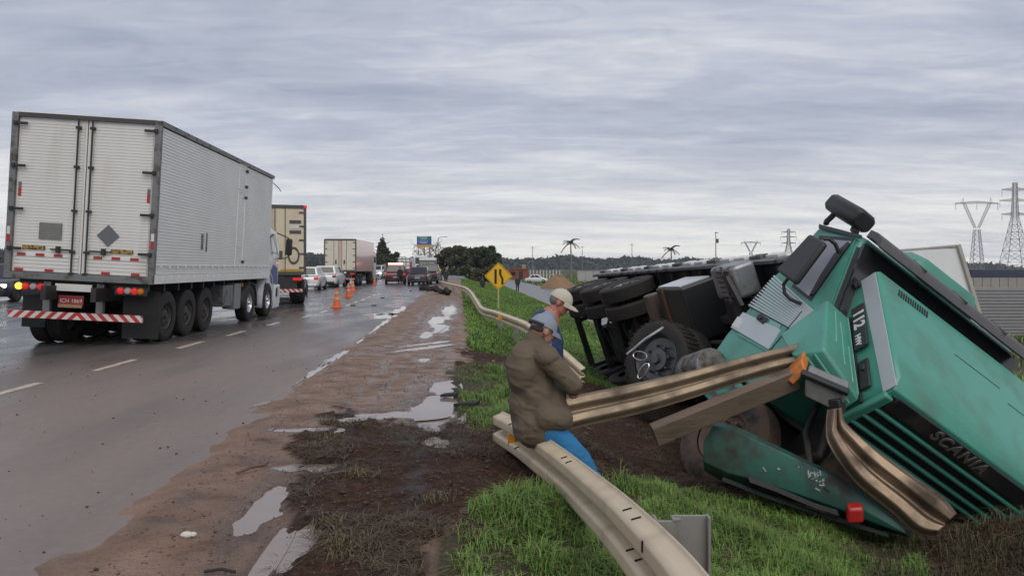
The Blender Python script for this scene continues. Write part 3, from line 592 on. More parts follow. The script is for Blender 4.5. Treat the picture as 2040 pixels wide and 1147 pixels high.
# ================================================================ cars
def car(label, loc, rz, paint, L=4.1, W=1.74, H=1.5, kind='hatch', glass=GLS, lamps='off', name='parked_car', group=None, roofbar=None, cat='car', z0=0):
    t = thing(name, label, cat, loc, rz, group); w = W/2; belt = H*.63
    st = [(-L/2, .86, .42, .80), (-L/2+.07, .95, .28, .92), (-L*.33, 1, .2, 1.0), (0, 1, .19, 1.0), (L*.27, .99, .2, .97), (L*.42, .95, .22, .84), (L/2-.06, .88, .27, .72), (L/2, .74, .36, .58)]
    if kind == 'sedan': st[2] = (-L*.33, 1, .2, .96)
    if kind == 'pickup': st = [(y, a, b, c) for y, a, b, c in st]
    mb = MB(); secs = []
    for y, a, b, c in st:
        x = w*a; zt = belt*c
        secs.append([Vector(p) for p in ((-x+.1, y, b), (x-.1, y, b), (x-.02, y, b+.12), (x, y, b+(zt-b)*.5), (x-.03, y, zt-.06), (x-.12, y, zt), (-x+.12, y, zt), (-x+.03, y, zt-.06), (-x, y, b+(zt-b)*.5), (-x+.02, y, b+.12))])
    mb.loft(secs); body = mb.build('body', paint, t, 40, .02)
    if kind == 'hatch': yb0, yb1, yt0, yt1 = -L/2+.10, L*.27, -L/2+.42, L*.06
    elif kind == 'suv': yb0, yb1, yt0, yt1 = -L/2+.08, L*.26, -L/2+.30, L*.08
    elif kind == 'sedan': yb0, yb1, yt0, yt1 = -L*.36, L*.27, -L*.2, L*.06
    else: yb0, yb1, yt0, yt1 = -L*.08, L*.27, -L*.03, L*.12
    zb, zt = belt-.03, H; hb, ht = w-.09, w-.24
    base = [Vector((-hb, yb0, zb)), Vector((hb, yb0, zb)), Vector((hb-.02, yb1, zb)), Vector((-hb+.02, yb1, zb))]
    top = [Vector((-ht, yt0, zt)), Vector((ht, yt0, zt)), Vector((ht, yt1, zt)), Vector((-ht, yt1, zt))]
    mb = MB(); mb.loft([base, top]); g = mb.build('cabin', paint, t, 40, .05, 3)
    def pane(nm, i, a0, a1, b0, b1, off=.008):
        A, B, C, D = base[i], base[(i+1) % 4], top[(i+1) % 4], top[i]; n = (B-A).cross(D-A).normalized()
        q = lambda a, b: (A+(B-A)*a)*(1-b)+(D+(C-D)*a)*b
        mb = MB(); mb.prism([q(a, b)+n*.001 for a, b in ((a0, b0), (a1, b0), (a1, b1), (a0, b1))], n*off); mb.build(nm, glass, g, None)
    pane('rear_window', 0, .08, .92, .16, .86); pane('windshield', 2, .07, .93, .12, .9)
    for i in (1, 3):
        pane('side_window', i, .10, .46, .14, .86); pane('side_window', i, .50, .90, .14, .86)
    for sx in (-1, 1):
        for y in (-L*.31, L*.31): wheel(t, (sx*(w-.1), y, .31), .31, .2, sx, 20)
        on = lamps in ('rear', 'both')
        mb = MB(); mb.box((sx*(w-.2), -L/2+.06, belt*.80), (.26, .14, .17)); mb.build('tail_lamp', TRED if on else REDR, t, bevel=.02)
        mb = MB(); mb.box((sx*(w-.28), L/2-.14, belt*.66), (.34, .2, .15)); mb.build('headlight', mat('lit_headlight', (.8, .8, .75), .2, emit=(1, .96, .85), estr=3.5) if lamps in ('front', 'both') else CLR, t, bevel=.03)
        mb = MB(); mb.box((sx*(w+.06), L*.2, belt+.06), (.18, .1, .12)); mb.build('mirror', paint, t, bevel=.02)
    mb = MB(); mb.box((0, -L/2+.01, .62), (.42, .03, .12)); mb.build('number_plate', mat('grey_plate', (.4, .4, .4), .5), t, None)
    mb = MB(); mb.box((0, L/2+.012, .46), (.42, .03, .12)); mb.build('number_plate', WHR, t, None)
    mb = MB(); mb.box((0, L/2-.03, .47), (W*.58, .07, .22)); mb.build('grille', PLA, t, None)
    mb = MB(); mb.box((0, -L/2+.05, .36), (W*.8, .12, .16)); mb.build('rear_bumper', PLA if kind in ('suv', 'pickup') else paint, t, bevel=.03)
    if lamps in ('rear', 'both') and kind != 'pickup': mb = MB(); mb.box((0, yt0+.02, H-.05), (.4, .05, .03)); mb.build('brake_lamp', TRED, t, None)
    if kind == 'pickup':
        mb = MB(); mb.box((0, -L*.3, belt+.01), (W-.3, L*.36, .02)); mb.build('bed_cover', PLA, t, None)
    if roofbar: mb = MB(); mb.box((0, (yt0+yt1)/2, H+.09), (1.3, .32, .16)); mb.build('light_bar', roofbar, t, bevel=.03)
    return t
def paint(nm, c, metal=.1): return mat('car_paint_'+nm, c, .22, metal, var=.04, coat=.5, dirt=tuple(x*.55+.03 for x in c), dscale=2, dlo=.6, dhi=.9)
RZ = math.atan(KR)
car('silver hatchback just beyond the cream box truck', (-11.75, 39.0, 0), RZ, paint('silver', (.32, .33, .34), .5), kind='hatch')
car('white hatchback braking with lit lamps between the cream truck and a white crossover', (-13.25, 49.5, 0), RZ+R(2), paint('white', (.72, .73, .74)), W=1.72, H=1.5, kind='hatch', lamps='rear')
car('white crossover with black rear bumper, next to the off white box truck', (-13.75, 57, 0), RZ+R(-2), paint('white', (.72, .73, .74)), L=4.2, W=1.78, H=1.58, kind='suv')
car('dark sedan standing crosswise to the queue beside scattered tyres', (-7.75, 63.5, 0), RZ+R(-3), paint('dark_grey', (.035, .036, .042), .3), L=4.3, W=1.76, H=1.5, kind='sedan')
car('black pickup just past the dark sedan near the guardrail', (-7.55, 69.5, 0), RZ+R(-4), paint('black', (.02, .02, .022), .2), L=4.9, W=1.85, H=1.75, kind='pickup', cat='pickup')
car('dark crossover with headlights on, in the opposite lanes behind the corrugated truck', (-22.15, 33.5, 0), math.pi+RZ, paint('midnight', (.03, .033, .045), .3), L=4.3, W=1.85, H=1.62, kind='suv', lamps='front')
car('dark red patrol wagon with flashing light bar amid the crash helpers', (-10.6, 68.5, 0), RZ+R(5), paint('maroon', (.10, .022, .022)), L=4.8, W=1.85, H=1.7, kind='suv', lamps='rear', roofbar=mat('flashing_bar', (.8, .2, .2), .3, emit=(1, .25, .22), estr=5), cat='patrol car')
car('small white car far ahead beside the off white box truck', (-14.1, 73, 0), RZ, paint('white', (.72, .73, .74)), L=3.9, W=1.66, H=1.5, kind='hatch', lamps='rear')
car('white van like car with headlights on, oncoming before the ramp', (-17.6, 98, 0), math.pi+RZ, paint('white', (.72, .73, .74)), L=4.4, W=1.8, H=1.75, kind='suv', lamps='front')
car('white sedan parked side on by the orange earth heap', (4.3, 131, -1.2), R(-90-8), paint('white', (.72, .73, .74)), L=4.0, W=1.7, H=1.42, kind='sedan')
def flatbed():
    t = thing('cage_truck', 'red flatbed truck carrying a white caged tank', 'truck', (-13.2, 92, 0), RZ+R(4))
    mb = MB(); mb.box((0, 2, 1.0), (2.0, 4.6, .25)); mb.build('bed', mat('red_flatbed', (.35, .03, .03), .4), t, bevel=.02)
    mb = MB(); mb.box((0, 1.2, 1.95), (1.5, 1.5, 1.5)); mb.build('tank', mat('white_tank', (.7, .72, .74), .4), t, bevel=.08)
    for k in range(4):
        mb = MB(); z = 1.3+k*.42
        for a, b in (((-.8, .42), (.8, .42)), ((-.8, 1.98), (.8, 1.98)), ((-.8, .42), (-.8, 1.98)), ((.8, .42), (.8, 1.98))): mb.bar((a[0], a[1], z), (b[0], b[1], z), .05, .05)
        x = -.7+k*.47; mb.bar((x, .40, 1.15), (x, .40, 2.72), .05, .05); mb.build('cage_bar', RIM, t)
    for sx in (-1, 1):
        for y in (.8, 4.9): wheel(t, (sx*.9, y, .45), .45, .3, sx, 16)
        mb = MB(); mb.box((sx*.8, -.3, .9), (.3, .06, .14)); mb.build('tail_lamp', TRED, t)
    mb = MB(); mb.box((0, 5.2, 1.5), (2.0, 1.5, 1.5)); mb.build('cab', mat('red_flatbed', (.35, .03, .03), .4), t, bevel=.1)
    mb = MB(); mb.box((0, .8, .72), (1.4, 3.5, .3)); mb.build('chassis', BLK, t)
flatbed()
far_truck('box_truck', 'grey canvas covered truck climbing the ramp beyond the black pickup', (-10.9, 97, 0), RZ+R(2), 6, .9, 2.35, mat('grey_canvas', (.27, .28, .3), .7), mat('grey_canvas', (.27, .28, .3), .7), W=1.1)
def tipper():
    t = thing('dump_truck', 'white cab truck with dark windscreen coming down the ramp', 'truck', (-16.6, 138, .35), math.pi+RZ)
    mb = MB(); mb.box((0, 1.0, 2.1), (2.3, 1.7, 2.4)); c = mb.build('cab', WPT, t, bevel=.15)
    mb = MB(); mb.box((0, 1.86, 2.35), (2.0, .05, 1.1)); mb.build('windshield', GLS, c, None)
    mb = MB(); mb.box((0, 1.88, 1.3), (1.6, .06, .5)); mb.build('grille', PLA, c, None)
    mb = MB(); mb.box((0, -2.2, 2.2), (2.4, 4.4, 1.9)); mb.build('tipper_body', FRM, t, bevel=.05)
    for sx in (-1, 1):
        for y in (1, -2.2, -3.5): wheel(t, (sx*1.0, y, .5), .5, .35, sx, 14)
    t = thing('wheel_loader', 'small yellow wheel loader beside the caged tank truck', 'loader', (-13.3, 112, .03), math.pi+RZ)
    yl = mat('machine_yellow', (.62, .36, .02), .4)
    mb = MB(); mb.box((0, -.8, 1.2), (1.3, 1.9, .9)); mb.build('engine_cover', yl, t, bevel=.12)
    mb = MB(); mb.box((0, .3, 1.75), (1.1, 1.0, 1.3)); c = mb.build('cab', yl, t, bevel=.06)
    mb = MB(); mb.box((0, .3, 1.95), (1.12, .8, .6)); mb.build('window', GLS, c, None)
    mb = MB(); mb.prism([(-.9, 1.6, .3), (-.9, 2.3, .25), (-.9, 1.9, .95)], (1.8, 0, 0)); mb.build('bucket', yl, t)
    mb = MB(); mb.bar((-.3, .7, 1.1), (-.3, 1.8, .6), .15, .2); mb.bar((.3, .7, 1.1), (.3, 1.8, .6), .15, .2); mb.build('lift_arm', yl, t)
    for sx in (-1, 1):
        for y in (-.9, .8): wheel(t, (sx*.75, y, .5), .5, .35, sx, 14)
tipper()
# ================================================================ wrecked tractor unit
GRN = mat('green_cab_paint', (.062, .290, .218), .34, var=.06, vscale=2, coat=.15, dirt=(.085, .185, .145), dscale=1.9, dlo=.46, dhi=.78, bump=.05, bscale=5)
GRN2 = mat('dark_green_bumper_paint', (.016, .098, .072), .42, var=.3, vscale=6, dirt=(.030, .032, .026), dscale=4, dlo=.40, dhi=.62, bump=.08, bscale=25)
SILV = mat('silver_decal', (.50, .54, .55), .35, .2, var=.06)
GREY = mat('worn_grey_plastic', (.075, .073, .072), .55, var=.2, vscale=12, bump=.1, bscale=90)
GALV = mat('galvanised_rail_beige', (.62, .515, .37), .5, .1, var=.10, vscale=5, dirt=(.42, .34, .24), dscale=3.2, dlo=.5, dhi=.8)
RUST = mat('rusty_bent_rail', (.25, .195, .135), .42, .5, var=.25, vscale=4, dirt=(.11, .085, .062), dscale=2.6, dlo=.42, dhi=.68, stretch=(1, 1, 1))
CHROME = mat('chrome', (.62, .63, .64), .18, .95, var=.1, dirt=(.2, .17, .14), dscale=6)
class Frame:
    def __init__(s, o, f, w, u): s.o, s.f, s.w, s.u = Vector(o), Vector(f), Vector(w), Vector(u)
    def matrix(s): return basis(s.o, s.f, s.w, s.u)
    def on(s, u, v, axis, val):
        """photo pixel on the plane where local axis = val, in local coordinates"""
        n = (s.f, s.w, s.u)[axis]; q0 = s.o+n*val; C = Vector((0, 0, CAMH)); d = Vector(((u-U0)/FPX, 1, -(v-V0)/FPX))
        q = C+d*((q0-C).dot(n)/d.dot(n)); return s.loc(q)
    def loc(s, q): q = q-s.o; return Vector((q.dot(s.f), q.dot(s.w), q.dot(s.u)))
    def px(s, u, v, Y): return s.loc(P(u, v, Y))
def tractor():
    f, w, u = Vector((.0599, -.9752, -.2130)), Vector((.8109, .1720, -.5593)), Vector((.5821, -.1392, .8011))
    A = P(1718, 468, 8.1); T = Frame(A+w*1.2-u*2.9, f, w, u); RH = 2.9          # roof height, right side at y = -1.2
    t = thing('overturned_tractor', 'wrecked green bonneted tractor unit tipped over against the embankment', 'truck', mtx=T.matrix())
    side = [(-.95, -.03), (-.25, .02), (0, 0), (.70, -1.22), (.78, -1.62), (.50, -2.02), (-1.05, -2.05), (-1.09, -1.75)]
    # ---- cab shell
    secs = []
    for y, k in ((-1.2, 1), (-1.12, 1), (1.12, 1), (1.2, 1)):
        sh = .07 if abs(y) > 1.15 else 0
        secs.append([Vector((x-(sh*.5 if i in (1, 2, 3) else 0)+(sh*.5 if i == 0 else 0), y, RH+z-(sh if i < 3 else 0))) for i, (x, z) in enumerate(side)])
    mb = MB(); mb.loft(secs); cab = mb.build('cab', GRN, t, 40, .035, 3)
    S = lambda a, b, y=-1.205: T.on(a, b, 1, y)
    def plate(nm, pts, m, th=.006, y=-1.203, parent=None, bev=0):
        mb = MB(); mb.prism([S(a, b, y) for a, b in pts], (0, -th, 0)); return mb.build(nm, m, parent or cab, None, bev)
    door = plate('door', [(1640, 470), (1706, 476), (1622, 700), (1590, 735), (1470, 668), (1540, 555)], GRN, .010)
    plate('window_frame', [(1634, 470), (1704, 474), (1616, 600), (1578, 572)], mat('black_rubber', (.018, .018, .02), .5), .008, -1.213, door)
    plate('window_pane', [(1640, 476), (1697, 481), (1612, 590), (1586, 569)], mat('sky_reflection_side_glass', (.26, .27, .31), .12, spec=.8), .006, -1.222, door)  # sky reflection in the pane is painted as a pale base colour
    plate('window_divider', [(1662, 508), (1690, 482), (1694, 486), (1668, 520), (1622, 586), (1614, 588), (1636, 548)], PLA, .012, -1.226, door)
    # white pin-stripe decal: real thin strips
    for k in range(13):
        q = k/12; a = (1541+(1492-1541)*q, 549+(606-549)*q); b = (1626+(1596-1626)*q, 625+(664-625)*q)
        mb = MB(); p0, p1 = S(*a, -1.2155), S(*b, -1.2155); mb.bar(p0, p1, .004, .020, (0, 0, 1)); mb.build('decal_strip', SILV, door, None)
    plate('lower_panel', [(1481, 622), (1457, 652), (1532, 696), (1556, 657)], SILV, .008, -1.2135, door)
    plate('white_sticker', [(1470, 630), (1458, 648), (1471, 655), (1481, 637)], WHR, .004, -1.222, door)
    for a, b in (((1491, 609), (1594, 665)), ((1456, 652), (1536, 697)), ((1598, 620), (1532, 700))):
        mb = MB(); mb.bar(S(*a, -1.215), S(*b, -1.215), .012, .014, (0, 0, 1)); mb.build('panel_gap', PLA, door, None)
    hp = S(1518, 635, -1.225); mb = MB(); mb.box(hp, (.22, .02, .085)); mb.box(hp+Vector((-.04, -.018, 0)), (.10, .03, .04)); mb.build('door_handle', PLA, door, bevel=.012)
    plate('nameplate', [(1536, 637), (1556, 647), (1552, 657), (1532, 646)], mat('pale_green_plate', (.2, .42, .36), .4), .004, -1.2165, door)
    plate('drip_rail', [(1634, 448), (1718, 470), (1717, 476), (1633, 456)], PLA, .02, -1.206)
    plate('a_pillar_seal', [(1708, 492), (1714, 494), (1640, 690), (1632, 690)], PLA, .012, -1.206)
    # steps below the door
    mb = MB(); mb.box((-.35, -1.02, RH-2.28), (1.2, .34, .42)); stp = mb.build('step_box', GRN, t, 35, .03)
    for z in (-2.16, -2.38): mb = MB(); mb.box((-.25, -1.2, RH+z), (.55, .05, .05)); mb.build('step', GREY, stp, None)
    # windshield, wipers, visor, roof bulge
    mb = MB(); mb.prism([(.05, -1.16, RH-.08), (.05, 1.16, RH-.08), (.69, 1.16, RH-1.20), (.69, -1.16, RH-1.20)], (.030, 0, .017)); wsh = mb.build('windshield', mat('windshield_glass', (.030, .030, .033), .2, var=.1, spec=.8), cab, None)
    for y in (-.5, .3): mb = MB(); mb.bar((.70, y, RH-1.12), (.42, y+.35, RH-.62), .02, .02); mb.build('wiper', PLA, wsh)
    prof = [(.00, .10), (.16, .09), (.30, .04), (.37, -.05), (.34, -.06), (.24, -.015), (.12, .005), (.01, .005)]
    secs = [[Vector((x, y, RH+z)) for x, z in prof] for y in (-1.16, -.6, 0, .6, 1.16)]
    mb = MB(); mb.loft(secs); vis = mb.build('sun_visor', GREY, cab, 40, .008)
    for y in (-.55, .05, .65): mb = MB(); mb.bar((.02, y, RH+.108), (.31, y, RH+.045), .03, .03); mb.build('visor_rib', GREY, vis)
    secs = []
    for x, z, hw in ((-.95, .00, .42), (-.8, .20, .50), (-.45, .29, .52), (-.15, .27, .50), (-.02, .06, .44)):
        secs.append([Vector((x, y*hw+.05, RH+z*k-.02)) for y, k in ((-1, 0), (-.93, .7), (-.75, 1), (.75, 1), (.93, .7), (1, 0))])
    mb = MB(); mb.loft(secs); mb.build('roof_bulge', GRN, cab, 50, .02)
    # mirrors
    mir = MB(); q = [S(1612, 464, -1.52), S(1641, 481, -1.52), S(1580, 563, -1.52), S(1545, 537, -1.52)]; mir.prism(q, (0, .08, 0)); mr_ = mir.build('mirror', PLA, cab, 40, .035, 3)
    mb = MB(); mb.tube([S(1640, 476, -1.45), S(1652, 476, -1.40), S(1664, 486, -1.32), S(1672, 505, -1.22)], .022); mb.build('mirror_arm', PLA, mr_)
    mb = MB(); mb.tube([S(1572, 552, -1.45), S(1561, 566, -1.42), S(1563, 585, -1.36), S(1574, 596, -1.30), S(1596, 605, -1.22)], .020); mb.build('mirror_arm', PLA, mr_)
    p0, p1 = T.px(1664, 408, 8.95), T.px(1722, 442, 8.35); d = (p1-p0).normalized(); mb = MB()
    zz = Vector((0, 0, 1)); zz = (zz-d*zz.dot(d)).normalized(); yy = zz.cross(d)
    secs = [[p0+(p1-p0)*k+yy*a*.15*sc+zz*b*.105*sc for a, b in ((-1, -.6), (-.6, -1), (.6, -1), (1, -.6), (1, .6), (.6, 1), (-.6, 1), (-1, .6))] for k, sc in ((0, .82), (.06, 1), (.94, 1), (1, .85))]
    mb.loft(secs); am = mb.build('roof_mirror', PLA, cab, 40, .02)
    for pp in ([p0+(p1-p0)*.2, p0+(p1-p0)*.15-zz*.22, T.px(1646, 446, 8.9)], [p1-d*.12, p1-d*.05-zz*.14, T.px(1706, 463, 8.35)]): mb = MB(); mb.tube(pp, .035); mb.build('mirror_arm', PLA, am)
    mb = MB(); mb.box(p0+d*-.004, (.012, .2, .13), basis((0, 0, 0), d, yy, zz).to_3x3()); mb.build('mirror_face', GLS, am)
    # ---- tilted bonnet
    ph = R(34); D = P(1795, 772, 6.6); fh = f*math.cos(ph)-u*math.sin(ph); uh = u*math.cos(ph)+f*math.sin(ph)
    Hd = Frame(D, fh, w, uh); HM = T.matrix().inverted() @ Hd.matrix()
    hb = bpy.data.objects.new('x', None)
    def hbuild(mb, nm, m, par, smooth=40, bev=0., seg=2, solid=0.):
        mb.v = [tuple(HM @ Vector(v)) for v in mb.v]; return mb.build(nm, m, par, smooth, bev, seg, solid)
    Wf, Wr, Lh = 2.0, 2.4, 1.56
    def hsec(x):
        k = -x/Lh; yl = -.0-.10*k; yr = Wf+.25*k; zt = .0; c = .17; zl = -.62-.12*k
        return [(x, yl-.01, zl), (x, yl-.005, -.20), (x, yl, -.03), (x, yl+.03, zt), (x, yr-.03, zt), (x, yr, -.03), (x, yr+.005, -.20), (x, yr+.01, zl)]
    secs = [[Vector(p) for p in hsec(x)] for x in (-Lh, -1.0, -.5, -.15)]
    fr = [Vector((p[0]+.12, p[1]+(.015 if p[1] < .8 else -.015), min(p[2], -.075))) for p in hsec(-.15)]; secs.append(fr)
    fr2 = [Vector((-.02, p.y, min(p.z, -.11))) for p in fr]; secs.append(fr2)
    mb = MB(); mb.loft(secs); hood = hbuild(mb, 'bonnet', GRN, t, 40, .025, 3)
    # ribbed silver trim on the bonnet shoulder: real ribs
    mb = MB()
    for k in range(14):
        q = k/13; a = Vector((-Lh+.02, -.104, -.205+q*.165)); b = Vector((-.04, -.006, -.165+q*.130)); n = Vector((0, -1, 0))*.004
        mb.bar(a+n, b+n, .0085, .010, (0, -1, 0))
    hbuild(mb, 'shoulder_trim', SILV, hood, None)
    for (x, yy_) in ((-1.42, .36),):
        for k in range(13): mb = MB(); mb.box((x+.0, .17+k*.033, .004), (.11, .014, .012), (0, 0, R(-14))); hbuild(mb, 'louvre', PLA, hood, None)
    for x0, y0, y1 in ((-1.10, .90, 1.55), (-.95, 1.62, 2.0)): mb = MB(); mb.box((x0, (y0+y1)/2, .001), (.006, y1-y0, .006)); hbuild(mb, 'panel_gap', PLA, hood, None)
    mb = MB(); mb.box((-.93, -.085, -.295), (.60, .03, .15)); bd = hbuild(mb, 'badge', mat('badge_black', (.03, .03, .032), .4), hood, None, .008)
    M = HM @ basis((-1.02, -.103, -.29), (1, 0, 0), (0, 0, 1), (0, -1, 0)); text('badge_text', '112', .17, WHR, M, bd, .003, bold=.006)
    M = HM @ basis((-.74, -.103, -.315), (1, 0, 0), (0, 0, 1), (0, -1, 0)); text('badge_text', 'HW', .085, WHR, M, bd, .003, bold=.003)
    mb = MB(); mb.box((-.33, -.045, -.32), (.36, .03, .11)); mb.box((-.40, -.065, -.32), (.07, .03, .05)); hbuild(mb, 'bonnet_latch', PLA, hood, 40, .012)
    mb = MB(); mb.cyl((-1.50, -.1, -.24), (-1.50, -.17, -.24), .035, n=10); mb.cyl((-1.58, -.16, -.24), (-1.42, -.16, -.24), .014, n=8); hbuild(mb, 'bonnet_catch', PLA, hood)
    # grille: dark panel, green bars, name strip
    mb = MB(); mb.box((-.015, Wf/2, -.41), (.02, Wf-.10, .56)); gr = hbuild(mb, 'grille', mat('grille_black', (.012, .012, .013), .5), hood, None)
    for z in (-.33, -.46, -.59, -.70): mb = MB(); mb.box((.005, Wf/2, z), (.05, Wf-.10, .032)); hbuild(mb, 'grille_bar', GRN, gr, 35, .008)
    for y in np.linspace(.12, Wf-.12, 30):
        pass
    mb = MB(); mb.box((.0, Wf/2+.02, -.185), (.02, Wf-.16, .17)); ns = hbuild(mb, 'name_strip', mat('strip_black', (.022, .022, .023), .5, dirt=(.06, .05, .045), dscale=4), gr, None, .006)
    M = HM @ basis((.014, .95, -.180), (0, 1, 0), (0, 0, 1), (1, 0, 0)); text('name_lettering', 'SCANIA', .165, mat('dull_letters', (.15, .145, .135), .5), M, ns, .006, 1.2, bold=.005)
    for yy_, ww_ in ((Wf-.035, .07), (.03, .10)): mb = MB(); mb.box((-.01, yy_, -.45), (.07, ww_, .62)); hbuild(mb, 'grille_frame', GRN, gr, 35, .02)
    # right fender (box-shaped), indicator and headlight
    V = {'tro': (-1.12, -.43, -.37), 'tri': (-1.12, -.10, -.40), 'tfo': (-.37, -.49, -.385), 'tfi': (-.06, -.035, -.40), 'bfo': (-.35, -.64, -.64), 'bfi': (-.02, -.035, -.64), 'bro': (-1.0, -.46, -.98), 'bri': (-1.1, -.09, -.98)}
    k = list(V); mb = MB(); ix = {n: i for i, n in enumerate(k)}
    mb.add([V[n] for n in k], [tuple(ix[n] for n in q) for q in (('tro', 'tfo', 'tfi', 'tri'), ('tro', 'bro', 'bfo', 'tfo'), ('tfo', 'bfo', 'bfi', 'tfi'), ('tri', 'tfi', 'bfi', 'bri'), ('tro', 'tri', 'bri', 'bro'), ('bro', 'bri', 'bfi', 'bfo'))])
    TOPL = lambda a0, b0, a1, b1: tuple(((Vector(V['tro'])*(1-a)+Vector(V['tfo'])*a)*(1-b)+(Vector(V['tri'])*(1-a)+Vector(V['tfi'])*a)*b) for a, b in ((a0, b0), (a1, b1)))
    fen = hbuild(mb, 'fender', GRN, hood, 30, .028, 3)
    mb = MB(); mb.bar(Vector(V['tri'])+Vector((0, .005, .004)), Vector(V['tfi'])+Vector((.03, .005, .004)), .03, .02); hbuild(mb, 'panel_gap', PLA, fen, None)
    for a, b in (((-.36, -.50, -.47), (-.02, -.10, -.455)), ((-.33, -.54, -.53), (.0, -.10, -.52))): mb = MB(); mb.bar(Vector(a)+Vector((.03, -.02, 0)), Vector(b)+Vector((.03, -.02, 0)), .03, .022); hbuild(mb, 'fender_groove', GRN, fen, 35, .006)
    for a, b in (TOPL(.1, .35, .62, .35), TOPL(.2, .55, .8, .6), TOPL(.45, .8, .9, .82), TOPL(.02, .93, .97, .95)): mb = MB(); mb.bar(Vector(a)+Vector((0, 0, .004)), Vector(b)+Vector((0, 0, .004)), .007, .006); hbuild(mb, 'scratch', mat('pale_scratch', (.25, .52, .44), .5), fen, None)
    mb = MB(); q = [Hd.px(*z) for z in ((1597, 716, 6.95), (1606, 742, 6.9), (1580, 768, 6.95), (1562, 752, 7.0))]; mb.prism(q, (-.16, .04, 0)); hbuild(mb, 'indicator', mat('orange_indicator', (.55, .16, .02), .3, var=.2, dirt=(.3, .14, .05), dscale=12), fen, 40, .015)
    q = [Hd.px(*z) for z in ((1604, 752, 6.85), (1690, 790, 6.8), (1668, 822, 6.85), (1602, 790, 6.9))]
    mb = MB(); mb.prism(q, (-.22, .05, 0)); hl = hbuild(mb, 'headlight', mat('headlight_glass', (.20, .20, .19), .12, spec=.7, var=.3, vscale=14), fen, 40, .02)
    mb = MB(); mb.bar(Hd.px(1596, 742, 6.86), Hd.px(1690, 782, 6.78), .07, .055); hbuild(mb, 'headlight_brow', PLA, hl, 35, .012)
    mb = MB(); mb.bar(Hd.px(1665, 792, 6.85), Hd.px(1672, 822, 6.85), .12, .10); hbuild(mb, 'headlight_housing', PLA, hl, 35, .012)
    # left fender, mostly buried
    mb = MB(); mb.prism([(-1.1, Wf+.35, -.35), (-.1, Wf+.1, -.38), (-.02, Wf+.1, -.65), (-1.0, Wf+.38, -.95)], (0, .32, -.02)); hbuild(mb, 'fender', GRN, hood, 35, .05, 3)
    # engine bay, firewall, radiator
    mb = MB(); mb.box((.85, 0, RH-1.95), (.6, 1.3, .7)); mb.box((.9, -.35, RH-1.6), (.35, .4, .4)); mb.tube([(.8, -.6, RH-1.5), (1.0, -.75, RH-1.8), (1.1, -.7, RH-2.1), (.95, -.8, RH-2.35)], .05); mb.tube([(.7, -.8, RH-1.7), (1.0, -.9, RH-2.0), (1.3, -.85, RH-2.2)], .035)
    mb.build('engine', mat('oily_engine', (.03, .027, .025), .5, var=.4, vscale=9, dirt=(.09, .055, .035), dscale=6), t, 35, .02)
    mb = MB()
    for y in (-.45, .45): mb.box((-1.45, y, RH-2.28), (5.3, .09, .28))
    for x in (-3.6, -2.4, -.8, .9): mb.box((x, 0, RH-2.3), (.15, .85, .2))
    mb.build('chassis', BLK, t, 35, .01)
    # front wheels; the right one is turned and visible
    wr = T.px(1452, 878, 7.95); mud = mat('mud_caked_rim', (.17, .115, .085), .8, var=.35, vscale=14, bump=.3, bscale=40)
    wh = wheel(t, wr, .54, .30, -1, 44, rimmat=mud, axis=Vector((-.30, 1, -.12)))
    wh.data.materials[0] = mat('mud_caked_tyre', (.115, .076, .056), .85, var=.35, vscale=9, bump=.35, bscale=30, dirt=(.03, .027, .025), dscale=5, dlo=.5, dhi=.7)
    wheel(t, (wr.x, 1.05, wr.z-.1), .54, .30, 1, 28)
    mb = MB(); mb.cyl(wr, (wr.x, 1.05, wr.z), .07); mb.bar((wr.x-.7, -.6, wr.z+.12), (wr.x+.7, -.6, wr.z+.12), .08, .08); mb.build('front_axle', BLK, t)
    # drive wheels
    AXD = Vector((-.487, .85, .153)).normalized(); c = T.px(1318, 718, 10.6); wheel(t, c, .56, .32, -1, 40, True, mat('dull_dark_rim', (.11, .11, .112), .4, .7, var=.3, vscale=8), AXD, .66)
    wheel(t, c+AXD*.36, .56, .32, -1, 30, axis=AXD)
    wheel(t, c+Vector((0, 2.1, -.06)), .56, .32, 1, 24)
    ax = AXD; hub = c-ax*.17; x1 = ax.orthogonal().normalized(); y1 = ax.cross(x1)
    for k in range(2):
        an = 2*math.pi*k/6+2.4; dd = x1*math.cos(an)+y1*math.sin(an); mb = MB(); tt = ax.cross(dd)
        mb.tube([hub+dd*(.23+.13*math.cos(b_))+tt*.06*math.sin(b_)-ax*.03 for b_ in np.linspace(0, 2*math.pi, 17)], .009, 6); mb.build('hub_ornament', CHROME, t)
    # fuel tank on the right
    mb = MB(); mb.cyl(T.px(1375, 742, 9.5), T.px(1420, 728, 9.0), .22, n=20); mb.build('fuel_tank', RIM, t, 40, .02)
    mb = MB(); mb.tube([T.px(1250, 706, 10.3), T.px(1285, 676, 10.25), T.px(1322, 652, 10.2)], .022); mb.build('fender_trim', CHROME, t)
    # torn bumper hanging on the ground
    st = [((1424, 838), (1400, 880), (1402, 936), 7.25), ((1470, 850), (1452, 895), (1446, 960), 7.12), ((1530, 878), (1515, 920), (1512, 975), 7.0), ((1600, 912), (1588, 948), (1588, 998), 6.85), ((1668, 944), (1655, 975), (1660, 1022), 6.7), ((1725, 985), (1722, 1015), (1735, 1046), 6.52), ((1806, 1052), (1800, 1057), (1808, 1066), 6.3)]
    secs = []
